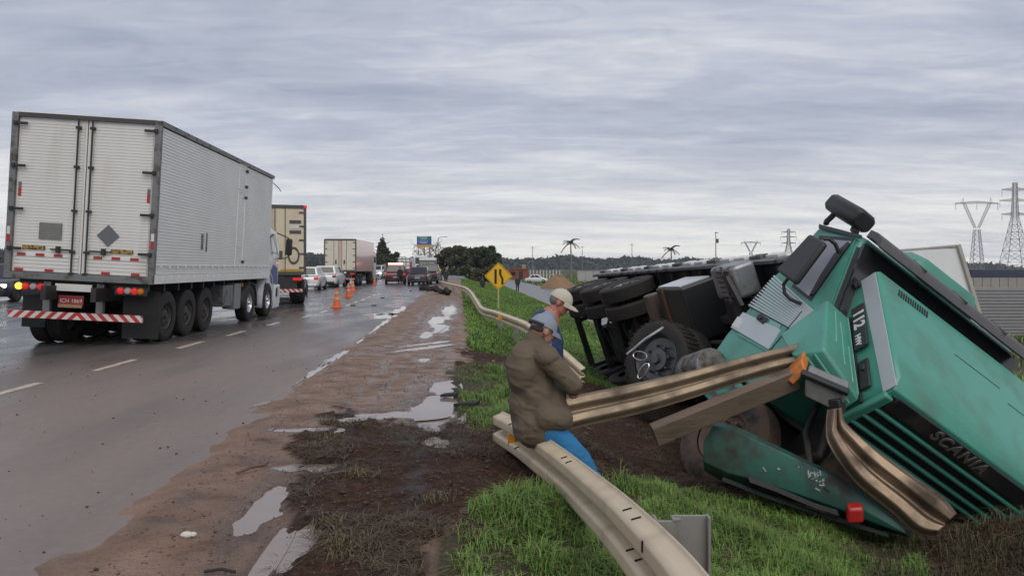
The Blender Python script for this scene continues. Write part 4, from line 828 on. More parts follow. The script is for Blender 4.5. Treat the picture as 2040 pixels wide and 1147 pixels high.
    for a, b, c_, Y in st:
        e0, e1, e2 = T.px(*a, Y), T.px(*b, Y-.10), T.px(*c_, Y-.03); m1 = T.px((a[0]*.8+b[0]*.2), (a[1]*.8+b[1]*.2), Y-.07); m2 = T.px((b[0]*.3+c_[0]*.7), (b[1]*.3+c_[1]*.7), Y-.12)
        secs.append([e0, m1, e1, m2, e2, T.px(c_[0]+8, c_[1]+6, Y+.16), T.px((a[0]+c_[0])/2+10, (a[1]+c_[1])/2, Y+.10), T.px(a[0]+6, a[1]+4, Y+.14)])
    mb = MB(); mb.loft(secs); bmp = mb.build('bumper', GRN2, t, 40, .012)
    mb = MB(); mb.loft([[T.px(x, y, Y), T.px(x+4, y+12, Y-.02), T.px(x+6, y+14, Y+.1), T.px(x+2, y+2, Y+.12)] for x, y, Y in ((1490, 948, 6.86), (1540, 966, 6.78), (1620, 1000, 6.62), (1668, 1015, 6.52))]); mb.build('bumper_slot', PLA, bmp, 40)
    mb = MB(); mb.loft([[T.px(x, y, Y), T.px(x-2, y+7, Y-.02), T.px(x+6, y+9, Y+.06), T.px(x+6, y+1, Y+.06)] for x, y, Y in ((1440, 950, 6.98), (1530, 985, 6.85), (1640, 1022, 6.64), (1770, 1062, 6.3))]); mb.build('bumper_lip', mat('scraped_lip', (.010, .017, .014), .85, var=.6, vscale=18), bmp, 40)
    scr = mat('bare_scrape', (.34, .36, .34), .5, var=.4, vscale=40)
    for k in range(30):
        q = random.random(); a = (1624+random.uniform(-16, 14)+q*10, 935+q*48+random.uniform(-5, 5)) if k < 24 else (1590+random.uniform(-70, 60), 930+random.uniform(-20, 60)); h = photo_hit(bmp, T.matrix(), *a); mb = MB()
        if not h: continue
        dd_ = Vector((random.uniform(-1, 1), random.uniform(-1, 1), random.uniform(-1, 1))); dd_ = (dd_-h[1]*dd_.dot(h[1])).normalized()*random.uniform(.006, .03); mb.bar(h[0]-dd_+h[1]*.002, h[0]+dd_+h[1]*.002, random.uniform(.004, .014), .005, h[1]); mb.build('paint_chip', scr if k % 3 else PLA, bmp, None)
    q = [T.px(*z) for z in ((1690, 1014, 6.36), (1721, 1012, 6.34), (1723, 1042, 6.33), (1688, 1044, 6.36))]; mb = MB(); mb.prism(q, (-.08, 0, .03)); mb.build('fog_lamp', mat('red_lens', (.36, .018, .016), .2, var=.25, vscale=30), bmp, 35, .022, 3)
    return T
TR = tractor()

# ================================================================ trailer lying on its side
def trailer():
    rear = P(1172, 742, 17.2); front_top = P(1556, 513, 9.6)
    fw = Vector((.205, -.975, .035)); fw.normalize(); th = R(72); nl = Vector((-fw.y, fw.x, 0)).normalized()           # nl = upright left of the trailer
    zu = fw.cross(nl); w = nl*math.cos(th)-zu*math.sin(th); u = fw.cross(w)
    if (fw.cross(w)-u).length > .01: u = fw.cross(w)
    LN = 7.5; org = front_top-fw*LN+w*1.3        # rear end, middle of the floor
    T = Frame(org, fw, w, u); HT = 2.4
    t = thing('overturned_trailer', 'box trailer lying on its side with black underbody and tyres exposed', 'trailer', mtx=T.matrix())
    white = mat('white_trailer_panel', (.70, .71, .71), .45, var=.06, dirt=(.42, .40, .37), dscale=2, dlo=.58, dhi=.85)
    mb = MB(); mb.box((LN/2, 0, .06), (LN, 2.5, .10)); mb.build('floor', mat('black_floor', (.012, .012, .013), .6), t)
    SH = .62; ZR = HT+.12; mb = MB(); mb.prism([(LN-.06, -1.24, .12), (LN-.06, 1.24, .12), (LN-.06, 1.24+SH, ZR), (LN-.06, -1.24+SH, ZR)], (.06, 0, 0)); fwall = mb.build('front_wall', white, t)
    for y in (-.55, .5): mb = MB(); mb.bar((LN+.01, y, .12), (LN+.01, y+SH, ZR), .05, .04, (1, 0, 0)); mb.build('wall_post', white, fwall)
    mb = MB(); mb.box((LN/2, SH, ZR+.025), (LN, 2.5, .05)); mb.build('roof', white, t)
    for y in (-1.25, 1.25): mb = MB(); mb.prism([(.05, y*.98-.02, .12), (.05, y*.98+.02, .12), (.05, y*.98+.02+SH, ZR), (.05, y*.98-.02+SH, ZR)], (LN-.13, 0, 0)); mb.build('side_wall', white, t)
    for y in (-1.27, 1.27):
        mb = MB(); mb.box((LN/2, y, .02), (LN+.05, .05, .20)); sr = mb.build('side_rail', FRM, t, None, .006)
        if y < 0:
            for k in range(17): mb = MB(); mb.box((.35+k*.43, y-.045, .10), (.30, .05, .13)); mb.build('rail_block', WHR if k % 3 else RIM, sr, None, .01)
    edge = mat('worn_roof_edge', (.40, .37, .33), .6, var=.3)
    mb = MB(); mb.box((LN+.02, SH, ZR+.03), (.04, 2.56, .05)); mb.build('roof_edge', edge, t); mb = MB(); mb.box((LN/2, SH-1.27, ZR), (LN, .03, .05)); mb.build('roof_edge', edge, t)
    mb = MB()
    for y in (-.5, .5): mb.box((LN/2-.4, y, -.14), (LN-.4, .11, .30))
    mb.build('chassis_beam', BLK, t, None, .01)
    for x in np.arange(.3, LN, .55): mb = MB(); mb.box((x, 0, -.03), (.06, 2.42, .09)); mb.build('cross_member', BLK, t, None)
    for k, x in enumerate((.75, 1.98, 3.2)):
        mb = MB(); mb.cyl((x, -1.0, -.55), (x, 1.0, -.55), .075); mb.build('axle', BLK, t)
        for sy in (-1, 1):
            wheel(t, (x, sy*1.08, -.55), .51, .28, sy, 36, axis=(0, 1, 0)); wheel(t, (x, sy*.75, -.55), .51, .28, sy, 28, axis=(0, 1, 0))
            mb = MB(); mb.tube([(x-.5, sy*.5, -.33), (x-.25, sy*.5, -.42), (x, sy*.5, -.45), (x+.25, sy*.5, -.42), (x+.5, sy*.5, -.33)], .05); mb.box((x, sy*.5, -.5), (.16, .14, .2)); mb.build('leaf_spring', BLK, t)
    for x, y, z, sx_, sy_, sz_ in ((1.4, .1, -.34, .55, .8, .36), (2.6, .2, -.36, .5, .9, .34), (3.9, -.05, -.36, .6, .7, .4), (4.5, .55, -.34, .7, .6, .4), (6.2, .2, -.3, .7, .8, .3), (6.6, -.6, -.25, .5, .5, .3), (.5, .15, -.3, .4, .7, .3)):
        mb = MB(); mb.box((x, y, z), (sx_, sy_, sz_), (0, .1, .05)); mb.build('under_body_box', BLK, t, None, .03)
    for k in range(9): mb = MB(); x = .6+k*.72; mb.tube([(x, -.9+.1*(k % 3), -.2), (x+.15, -.3, -.5-.1*(k % 2)), (x+.3, .3, -.42), (x+.2, .9, -.2)], .028); mb.build('air_pipe', BLK, t)
    for sy in (-.95, .95): mb = MB(); mb.box((.2, sy, -.62), (.02, .5, .5)); mb.build('mudflap', PLA, t, None)
    # under-ride guard
    mb = MB(); mb.box((.05, 0, -.75), (.08, 2.3, .13)); g = mb.build('underride_guard', BLK, t, None, .01)
    for y in (-.45, .62): mb = MB(); mb.box((.08, y, -.38), (.09, .09, .75)); mb.build('guard_support', BLK, g, None)
    # black tool box, silver tank, landing legs, air bottle, pipes
    mb = MB(); mb.box((5.45, -.72, -.42), (.95, .85, .66)); tb = mb.build('tool_box', mat('black_toolbox', (.02, .021, .024), .4, var=.2), t, None, .03)
    mb = MB(); mb.box((5.25, -.72, -.76), (.07, .88, .02)); mb.build('rust_strap', mat('rust', (.16, .065, .035), .7, var=.3), tb, None)
    mb = MB(); mb.box((5.42, -1.16, -.46), (.80, .02, .5)); mb.build('box_lid', mat('bright_lid', (.62, .64, .66), .3, .2), tb, None)
    mb = MB(); mb.cyl((4.65, -1.05, -.72), (4.65, -.5, -.72), .13, n=18); mb.build('air_bottle', mat('brown_bottle', (.10, .07, .055), .55), t, 40, .02)
    tk = MB(); q = T.px(1465, 558, 10.15); tk.box(q+Vector((0, 0, 0)), (.62, .46, .36)); to = tk.build('silver_tank', mat('dull_silver_tank', (.30, .30, .32), .4, .6, var=.2, dirt=(.14, .12, .11), dscale=7), t, 40, .06, 4)
    for k in range(6): mb = MB(); mb.box(q+Vector((.06, -.17+k*.07, -.185)), (.34, .012, .02)); mb.build('tank_rib', PLA, to, None)
    mb = MB(); mb.box(q+Vector((.10, 0, -.195)), (.035, .5, .02)); mb.build('tank_strap', RIM, to, None)
    mb = MB(); mb.bar(T.px(1447, 552, 9.85), T.px(1478, 610, 9.7), .07, .05); mb.build('landing_leg', PLA, t)
    mb = MB(); mb.box((6.9, .55, -.5), (.18, .18, .7)); mb.box((6.9, .55, -.87), (.3, .3, .04)); mb.build('landing_leg', BLK, t)
    for pts, r in (([(4.8, -.35, -.4), (5.4, -.2, -.55), (6.2, -.25, -.5), (6.8, -.1, -.4)], .035), ([(5.9, .1, -.45), (6.4, .25, -.6), (7.0, .1, -.5)], .03), ([(3.0, -.2, -.62), (4.4, -.1, -.66), (5.2, .1, -.6)], .03)):
        mb = MB(); mb.tube(pts, r); mb.build('air_pipe', GREY, t)
    return T
TL = trailer()
# ================================================================ guardrails
WPROF = [(t, .085*(lambda q: q*q*(3-2*q))(min(1, .78*(1-math.cos(4*math.pi*t))))) for t in np.linspace(0, 1, 29)]
def wbeam(name, stations, m, parent=None, hint=Vector((-1, -.2, 0)), depth=1., sub=4):
    """stations = (top edge, bottom edge); the corrugation stands out on the side of hint"""
    st = []
    n = len(stations)
    def cr(p0, p1, p2, p3, t): return .5*((2*p1)+(p2-p0)*t+(2*p0-5*p1+4*p2-p3)*t*t+(3*p1-p0-3*p2+p3)*t**3)
    for i in range(n-1):
        for k in range(sub):
            t = k/sub; a = [stations[max(0, min(n-1, j))] for j in (i-1, i, i+1, i+2)]
            st.append((cr(*[x[0] for x in a], t), cr(*[x[1] for x in a], t)))
    st.append(stations[-1]); secs = []
    for i, (a, b) in enumerate(st):
        d = (st[min(i+1, len(st)-1)][0]-st[max(i-1, 0)][0]).normalized(); z = (b-a); nn = d.cross(z).normalized()
        if nn.dot(hint) < 0: nn = -nn
        secs.append([a+z*t+nn*o*depth for t, o in WPROF])
    mb = MB(); mb.loft(secs, False, False); o = mb.build(name, m, parent, 75, solid=.006); return o
def vert(u, v, Y, h=.31): p = P(u, v, Y); return (p, p-Vector((0, 0, h)))
def slots(parent, beam_st, m):
    for a, b, t in beam_st:
        d = (b-a).normalized(); mb = MB(); mb.bar(a, a+d*.045, .004, .016, t); mb.build('bolt_slot', m, parent)
SLOT = mat('slot_black', (.012, .011, .01), .9)
def near_rail():
    t = thing('guardrail', 'bent beige guardrail with grey post on which the man in the brown jacket sits', 'guardrail', P(1270, 1010, 3.3)-Vector((0, 0, .62)))
    off = t.location.copy()
    st = [vert(1000, 818, 6.75), vert(1040, 838, 6.25), vert(1082, 865, 5.75), vert(1140, 905, 5.1), vert(1184, 938, 4.45), vert(1232, 974, 3.85), vert(1280, 1014, 3.3), vert(1360, 1088, 2.65), vert(1440, 1180, 2.2), vert(1600, 1380, 1.7)]
    st = [(a-off, b-off) for a, b in st]
    o = wbeam('rail_beam', st, GALV, t, Vector((-1, -.45, .15)), 1.0, 6)
    # bolt slots on the upper and lower hump faces
    for u, v, Y in ((1018, 845, 6.5), (1124, 912, 5.2), (1133, 921, 5.12), (1250, 1016, 3.62), (1268, 1034, 3.5), (1257, 1096, 3.42), (1275, 1116, 3.3), (1282, 1088, 3.35), (1030, 892, 6.25)):
        h = photo_hit(o, Matrix.Translation(off), u, v)
        if h: d_ = (P(u+10, v-5, Y)-P(u, v, Y)); d_ = (d_-h[1]*d_.dot(h[1])).normalized(); mb = MB(); mb.bar(h[0]+h[1]*.005-d_*.022, h[0]+h[1]*.005+d_*.022, .012, .006, h[1]); mb.build('bolt_slot', SLOT, o, None)
    q = P(1020, 876, 6.3)-off; mb = MB(); mb.box(q, (.075, .02, .11), (0, 0, R(-25))); mb.build('reflector', mat('orange_reflector', (.62, .25, .01), .4), o, 35, .008)
    zt = P(1360, 1036, 3.1).z; c = P(1362, 1036, 3.1)-off
    mb = MB(); mb.box(c+Vector((-.075, .0, -.5)), (.085, .012, 1.0)); mb.box(c+Vector((-.034, .035, -.5)), (.012, .07, 1.0)); mb.box(c+Vector((.047, .07, -.5)), (.15, .012, 1.0)); mb.box(c+Vector((-.11, .04, -.5)), (.012, .08, 1.0)); mb.box(c+Vector((.115, .055, -.497)), (.012, .05, 1.0)); mb.box(c+Vector((-.03, .0, .004)), (.035, .02, .012))
    mb.build('post', mat('grey_zinc_post', (.27, .265, .25), .55, .3, var=.15, dirt=(.2, .18, .15), dscale=6), t, None, .003)
near_rail()
def far_rail():
    pts = [(868, 556, 78), (880, 560, 62), (900, 564.5, 48), (925, 570, 39), (939, 579, 33), (950, 594, 28), (963, 611, 24), (988, 618, 21), (1020, 629, 18), (1053, 642, 16.3), (1100, 676, 14.4), (1134, 704, 13.6), (1166, 732, 13.0)]
    base = P(*pts[8]); base.z = float(ground_z(base.x, base.y))
    t = thing('guardrail', 'long wavy beige guardrail along the grass verge, its end bent downhill', 'guardrail', base); off = base
    st = [(a-off, b-off) for a, b in (vert(*p, .27) for p in pts)]
    o = wbeam('rail_beam', st, GALV, t, Vector((-1, -.3, 0)), 1.0, 5)
    pm = mat('grey_zinc_post', (.27, .265, .25), .55, .3)
    for a, b in st[:11]:
        mb = MB(); q = a+Vector((.10, .05, -.02)); g = float(ground_z(a.x+off.x, a.y+off.y))-off.z
        mb.box(Vector((q.x, q.y, (q.z+g-.1)/2)), (.12, .08, q.z-g+.1)); mb.build('post', pm, t, None)
    q = P(1004, 630, 19.0)-off; mb = MB(); mb.box(q+Vector((-.10, -.05, -.02)), (.10, .03, .12)); mb.build('reflector', mat('orange_reflector', (.62, .25, .01), .4), o, None)
far_rail()
def torn_rail():
    st = [(P(1085, 797, 6.9), P(1098, 868, 6.75)), (P(1150, 786, 6.95), P(1160, 850, 6.8)), (P(1260, 764, 7.05), P(1268, 825, 6.9)), (P(1360, 742, 7.15), P(1366, 797, 7.0)), (P(1460, 716, 7.25), P(1464, 766, 7.1)), (P(1530, 699, 7.3), P(1535, 745, 7.15)), (P(1592, 684, 7.35), P(1590, 732, 7.2))]
    o = wbeam('torn_rail', st, RUST, None, Vector((-.3, -1, .1)), .9, 5)
    tag(o, 'rust stained length of guardrail propped across the wreck against the green fender', 'guardrail')
    st = [(P(1668, 812, 6.75), P(1648, 815, 6.72)), (P(1676, 842, 6.72), P(1645, 850, 6.66)), (P(1700, 862, 6.66), P(1652, 888, 6.56)), (P(1760, 905, 6.5), P(1702, 960, 6.42)), (P(1830, 955, 6.32), P(1775, 1020, 6.26)), (P(1880, 990, 6.2), P(1822, 1062, 6.15)), (P(1906, 1022, 6.12), P(1862, 1066, 6.1))]
    o = wbeam('crumpled_rail', st, mat('scraped_rail', (.22, .165, .115), .32, .7, var=.3, vscale=3, dirt=(.075, .055, .04), dscale=3, dlo=.42, dhi=.66), None, Vector((-.3, -1, .2)), .9, 6)
    tag(o, 'crumpled shiny guardrail piece wedged under the green grille', 'guardrail')
    mb = MB(); a, b = P(1302, 866, 7.0), P(1585, 752, 7.05); d = (b-a).normalized(); mb.bar(a, b, .11, .20, (0, -.35, 1))
    o = mb.build('wooden_post', mat('weathered_wood', (.155, .115, .085), .75, var=.3, vscale=6, bump=.3, bscale=25, stretch=(.3, 1, 1), dirt=(.07, .05, .04), dscale=5), None, 35, .008); tag(o, 'weathered brown timber post leaning under the rusty rail before the front wheel', 'timber post')
torn_rail()

# ================================================================ people
def organic(name, prims, voxel, m, parent=None, smooth=6, fold=0., fscale=9., label=None):
    mb = MB()
    for p in prims:
        if p[0] == 'c':      # tapered capsule
            _, a, ra, b, rb = p; a, b = Vector(a), Vector(b); n = 14
            mb.lathe([(ra, 0), (rb, 1)], a, b, n); mb.ell(a, ra, 14, 8); mb.ell(b, rb, 14, 8)
        elif p[0] == 'e': mb.ell(p[1], p[2], 18, 12, 0, p[3] if len(p) > 3 else None)
        elif p[0] == 'b': mb.box(p[1], p[2], p[3] if len(p) > 3 else None)
    o = link('tmp', mb.mesh('tmp')); md = o.modifiers.new('r', 'REMESH'); md.mode = 'VOXEL'; md.voxel_size = voxel; md.adaptivity = 0
    sm = o.modifiers.new('s', 'SMOOTH'); sm.factor = .5; sm.iterations = smooth
    dg = bpy.context.evaluated_depsgraph_get(); me = bpy.data.meshes.new_from_object(o.evaluated_get(dg)); bpy.data.objects.remove(o)
    me.materials.clear(); n = len(me.vertices); co = np.empty(n*3, np.float32); me.vertices.foreach_get('co', co); co = co.reshape(-1, 3)
    if fold:
        no = np.empty(n*3, np.float32); me.vertices.foreach_get('normal', no); no = no.reshape(-1, 3)
        q = fbm(co[:, 0]*fscale+co[:, 2]*fscale*.6, co[:, 1]*fscale-co[:, 2]*fscale*1.1, 3); q2 = np.abs(fbm(co[:, 2]*fscale*1.6+co[:, 0]*3, co[:, 0]*fscale*.5+co[:, 1]*fscale*.5+5, 2))
        q3 = fbm(co[:, 2]*fscale*.9+7, co[:, 0]*fscale*.5, 2); rid = 1-np.abs(np.sin(co[:, 2]*fscale*3.1+co[:, 0]*fscale*1.3-co[:, 1]*fscale*.8+3.2*q3+2.0*q)); co = co+no*((q*.35+(q2-.3)*.6+(rid**2-.4)*.42*sstep(-.3, .3, q3))*fold)[:, None]; me.vertices.foreach_set('co', co.astype(np.float32).ravel()); me.update()
    ob = link(name, me, [m], parent, 180); 
    return ob
SKIN = mat('skin', (.40, .205, .15), .55, var=.12, vscale=25)
def head_prims(c, fwd, up, r=.098):
    """skull, jaw, nose, brow, ears around centre c"""
    fwd = Vector(fwd).normalized(); up = Vector(up); up = (up-fwd*up.dot(fwd)).normalized(); sd = fwd.cross(up); M = basis((0, 0, 0), fwd, -sd, up).to_3x3(); c = Vector(c); g = lambda x, y, z: c+fwd*x-sd*y+up*z
    pr = [('e', g(-.012, 0, .025), (.1, .078, .098), M), ('e', g(.03, 0, -.045), (.066, .06, .07), M), ('c', g(.055, 0, -.085), .030, g(.062, 0, -.075), .034), ('c', g(.088, 0, .012), .011, g(.112, 0, -.022), .016), ('c', g(.078, -.032, .022), .016, g(.078, .032, .022), .016), ('c', g(.084, -.02, -.055), .010, g(.084, .02, -.055), .010)]
    for s in (-1, 1): pr += [('e', g(-.012, s*.082, -.012), (.022, .010, .034), M), ('e', g(.062, s*.04, -.02), (.03, .026, .026), M)]
    return pr, g, M
def hand_prims(wrist, d, up, s=1, curl=.9):
    d = Vector(d).normalized(); up = Vector(up); up = (up-d*up.dot(d)).normalized(); sd = d.cross(up)*s; W = Vector(wrist); pr = []
    for k in range(4): y = (-.030+k*.020); pr.append(('c', W+sd*y*.7, .016, W+d*.085+sd*y, .012))
    for k, ln in enumerate((.066, .076, .072, .056)):
        y = -.030+k*.020; b = W+d*.085+sd*y; m = b+d*ln*.5*math.cos(curl*.5)-up*ln*.5*math.sin(curl*.5); e = m+d*ln*.5*math.cos(curl*1.3)-up*ln*.5*math.sin(curl*1.3)
        pr += [('c', b, .0105, m, .009), ('c', m, .009, e, .0078)]
    b = W+d*.025-sd*.032; m = b+d*.035-sd*.026-up*.008; pr += [('c', b, .015, m, .012), ('c', m, .012, m+d*.034-up*.012, .0095)]
    return pr
def cap(parent, c, fwd, up, m, brim, bm=None, strap=None):
    """shell round the skull, peak, button and rear strap"""
    fwd = Vector(fwd).normalized(); up = Vector(up); up = (up-fwd*up.dot(fwd)).normalized(); sd = fwd.cross(up); c = Vector(c); g = lambda x, y, z: c+fwd*x-sd*y+up*z
    mb = MB(); secs = []
    for t in np.linspace(0, 1, 9):
        a = t*math.pi/2*.97; secs.append([g(-.010+.116*math.cos(a)*math.cos(q), .092*math.cos(a)*math.sin(q), .02+.108*math.sin(a)) for q in np.linspace(0, 2*math.pi, 24, endpoint=False)])
    mb.loft(secs, True, True); o = mb.build('cap', m, parent, 60)
    mb = MB(); secs = []
    for q in np.linspace(-1.15, 1.15, 11):
        x0, y0 = -.010+.112*math.cos(q), .092*math.sin(q); ln = brim*math.cos(q*1.1)**.6 if abs(q) < 1.1 else .004
        secs.append([g(x0, y0, .024), g(x0+ln*.5, y0*1.02, .022), g(x0+ln, y0*1.0, .006-.018*abs(math.sin(q))), g(x0+ln, y0, .001-.018*abs(math.sin(q))), g(x0+ln*.5, y0*1.02, .015), g(x0, y0, .016)])
    mb.loft(secs, True, True); mb.build('peak', bm or m, o, 50)
    mb = MB(); mb.ell(g(-.012, 0, .128), (.010, .010, .006), 8, 5); mb.build('button', m, o)
    if strap: mb = MB(); mb.loft([[g(-.012+.119*math.cos(q), .095*math.sin(q), z) for z in (.014, .036)] for q in np.linspace(2.0, 4.28, 14)], False, False); mb.build('strap', strap, o, 60, solid=.008)
    return o
def man_brown():
    Y = 5.75; p = lambda u, v, dy=0.: P(u, v, Y+dy)
    fw = Vector((.80, .60, 0)); rt = Vector((.60, -.80, 0))            # he looks right and away; his right side is towards the camera
    pel = p(1078, 838); chest = p(1060, 735); neck = p(1066, 690); hd = p(1082, 658)
    shR, shL = p(1070, 706)+rt*.19+Vector((-.04, 0, 0)), p(1072, 706)-rt*.17
    elR, elL = p(1112, 762)+rt*.17, p(1124, 768)-rt*.12; hnR, hnL = p(1143, 776)+Vector((.0, .02, 0)), p(1132, 782)+Vector((.02, .30, 0))
    kR, kL = p(1136, 912)+rt*.10+fw*.02, p(1140, 908)-rt*.10; gz = float(ground_z(kR.x+.1, kR.y+.1))
    fR, fL = Vector((kR.x+.09, kR.y+.02, gz+.08)), Vector((kL.x+.1, kL.y+.05, float(ground_z(kL.x+.1, kL.y))+.08))
    hf, hu = Vector((.78, .42, -.42)), Vector((.30, .15, .9)); hp, g, M = head_prims(hd, hf, hu)
    pr = hp+[('c', hd-Vector((.01, 0, .03)), .058, neck, .062), ('c', neck, .09, chest, .135), ('c', chest, .135, pel, .14), ('c', neck, .06, shR, .062), ('c', neck, .06, shL, .062)]
    for sh, el, hn, s in ((shR, elR, hnR, 1), (shL, elL, hnL, -1)): pr += [('c', sh, .055, el, .042), ('c', el, .042, hn, .030)]+hand_prims(hn, (hn-el), Vector((0, 0, 1)), s)
    for k, ft, s in ((kR, fR, 1), (kL, fL, -1)): pr += [('c', pel+rt*.07*s-Vector((0, 0, .05)), .065, k, .05), ('c', k, .05, ft, .042), ('c', ft, .04, ft+fw*.14-Vector((0, 0, .035)), .032)]
    body = organic('person', pr, .0085, SKIN, None, 3)
    tag(body, 'person in a brown jacket and grey blue cap sitting on the bent guardrail', 'person')
    JK = mat('olive_brown_jacket', (.118, .090, .062), .8, var=.18, vscale=7, bump=.25, bscale=22)
    jp = [('c', neck+Vector((0, 0, -.03)), .105, chest, .17), ('c', chest, .17, pel+Vector((-.02, 0, .06)), .18), ('c', pel+Vector((-.05, 0, .06)), .175, pel+Vector((-.05, -.02, -.03)), .175), ('c', pel+Vector((.08, .04, .02)), .16, pel+Vector((.10, .04, -.02)), .15), ('c', neck+Vector((0, 0, -.04)), .10, shR, .092), ('c', neck+Vector((0, 0, -.04)), .10, shL, .092), ('c', shL, .095, elL, .078), ('c', elL, .078, hnL-(hnL-elL).normalized()*.05, .055), ('c', neck+Vector((0, 0, -.02)), .10, neck+Vector((0, 0, .015)), .085), ('e', chest+Vector((-.05, -.02, .0)), (.155, .18, .22)), ('c', p(1050, 800), .15, p(1058, 836), .155), ('c', p(1063, 680), .086, p(1071, 676), .080), ('c', p(1064, 692), .105, p(1070, 690), .10), ('c', p(1096, 790), .125, p(1108, 836, -.05), .105), ('c', p(1088, 830, -.13), .105, p(1116, 833, -.10), .10)]
    jk = organic('jacket', jp, .010, JK, body, 6, .021, 7.5)
    organic('sleeve', [('c', shR+Vector((-.02, .02, 0)), .092, shR*.5+elR*.5, .082), ('c', shR*.5+elR*.5, .082, elR, .074), ('c', elR, .074, hnR-(hnR-elR).normalized()*.04, .056)], .010, JK, jk, 4, .020, 10)
    if 0: secs = [[pel+Vector((-.03, 0, z))+Vector((r*math.cos(a)*1.05, r*math.sin(a), 0)) for a in np.linspace(0, 2*math.pi, 28, endpoint=False)] for z, r in ((-.095, .208), (-.08, .215), (-.055, .205))]; mb.loft(secs, True, False); mb.build('jacket_hem', JK, body, 60, solid=.012)
    TRO = mat('bright_blue_trousers', (.018, .16, .36), .75, var=.2, vscale=8, bump=.2, bscale=25)
    tp = []
    for k, ft, s in ((kR, fR, 1), (kL, fL, -1)): tp += [('c', pel+rt*.08*s-Vector((0, 0, .05)), .11, k, .09), ('c', k, .085, ft+Vector((0, 0, .05)), .07)]
    organic('trousers', tp, .014, TRO, body, 5, .012, 10)
    BT = mat('dark_boots', (.03, .024, .02), .7)
    for ft in (fR, fL): organic('boot', [('c', ft, .055, ft+fw*.16-Vector((0, 0, .035)), .042), ('c', ft+Vector((0, 0, .1)), .055, ft, .052)], .014, BT, body, 4)
    HR = mat('dark_hair', (.05, .042, .038), .8); mb = MB()
    organic('hair', [('e', g(-.045, 0, -.005), (.064, .076, .04), M)], .011, HR, body, 3)
    cap(body, hd, hf, hu, mat('grey_blue_cap', (.235, .275, .335), .8, var=.12, vscale=15, bump=.1, bscale=120), .07, None, mat('navy_strap', (.02, .024, .04), .7))
man_brown()
def man_blue():
    Y = 7.1; p = lambda u, v, dy=0.: P(u, v, Y+dy)
    fw = Vector((.92, .10, 0)).normalized(); rt = Vector((.10, -.92, 0)).normalized()
    hd = p(1117, 602); neck = p(1096, 628); chest = p(1084, 682); pel = p(1080, 775)
    shR, shL = p(1074, 644)+rt*.19, p(1094, 644)-rt*.19; elR, elL = p(1078, 722)+rt*.22, p(1104, 720)-rt*.20
    hnR, hnL = p(1120, 760)+rt*.08, p(1128, 755)-rt*.10; gz = float(ground_z(pel.x, pel.y))
    kR, kL = Vector((pel.x+.05, pel.y-.10, (pel.z+gz)/2+.02)), Vector((pel.x+.02, pel.y+.10, (pel.z+gz)/2+.02)); fR, fL = Vector((pel.x, pel.y-.11, gz+.07)), Vector((pel.x-.08, pel.y+.11, gz+.07))
    hf, hu = Vector((.80, -.10, -.45)), Vector((.42, 0, .9)); hp, g, M = head_prims(hd, hf, hu)
    pr = hp+[('c', hd-Vector((.02, 0, .03)), .06, neck, .064), ('c', neck, .09, chest, .14), ('c', chest, .14, pel, .145), ('c', neck, .06, shR, .06), ('c', neck, .06, shL, .06)]
    for sh, el, hn, s in ((shR, elR, hnR, 1), (shL, elL, hnL, -1)): pr += [('c', sh, .05, el, .042), ('c', el, .042, hn, .030)]+hand_prims(hn, (hn-el), Vector((0, 0, 1)), s)
    for k, ft, s in ((kR, fR, 1), (kL, fL, -1)): pr += [('c', pel+rt*.09*s, .09, k, .06), ('c', k, .06, ft, .042), ('c', ft, .04, ft+fw*.15-Vector((0, 0, .03)), .032)]
    sk = mat('ruddy_skin', (.42, .17, .115), .55, var=.15, vscale=30)
    body = organic('person', pr, .0085, sk, None, 3); tag(body, 'person in a navy vest and beige cap standing stooped behind the sitting one', 'person')
    SHI = mat('light_blue_shirt', (.20, .27, .38), .8, var=.12, vscale=12); VE = mat('navy_vest', (.020, .040, .115), .6, var=.2, vscale=9, bump=.2, bscale=25)
    organic('shirt', [('c', shR, .085, elR, .07), ('c', elR, .062, hnR-(hnR-elR).normalized()*.05, .045), ('c', shL, .072, elL, .062), ('c', elL, .062, hnL-(hnL-elL).normalized()*.05, .045), ('c', neck, .078, chest, .10), ('c', neck+Vector((-.01, 0, -.02)), .085, shR, .082), ('c', neck+Vector((-.01, 0, -.02)), .085, shL, .082), ('c', neck, .076, neck+Vector((.02, 0, .025)), .072)], .012, SHI, body, 5, .012, 10)
    organic('vest', [('c', neck+Vector((-.05, 0, -.06)), .125, chest, .185), ('c', chest, .185, pel, .19), ('c', neck+Vector((-.01, 0, -.04)), .095, shR-rt*.045, .090), ('c', neck+Vector((-.01, 0, -.04)), .095, shL+rt*.045, .090), ('c', neck+Vector((.0, 0, -.03)), .085, neck+Vector((.015, 0, .02)), .078)], .013, VE, body, 6, .014, 9)
    organic('trousers', [('c', pel+rt*.09, .11, kR, .085), ('c', kR, .085, fR, .075), ('c', pel-rt*.09, .11, kL, .085), ('c', kL, .085, fL, .075)], .016, mat('dark_trousers', (.03, .03, .035), .8), body, 5, .01, 10)
    for ft in (fR, fL): organic('boot', [('c', ft, .055, ft+fw*.17-Vector((0, 0, .03)), .04)], .014, mat('dark_boots', (.03, .024, .02), .7), body, 3)
    organic('hair', [('e', g(-.05, 0, .0), (.066, .083, .062), M)], .012, mat('grey_hair', (.16, .15, .14), .8), body, 3)
    cap(body, hd, hf, hu, mat('beige_cap', (.50, .46, .38), .8, var=.15, vscale=30), .085)
    for s in (-1, 1): mb = MB(); mb.ell(g(.082, s*.033, .0), (.012, .012, .008), 8, 6); mb.build('eye', mat('eye_dark', (.02, .015, .012), .2), body)
man_blue()
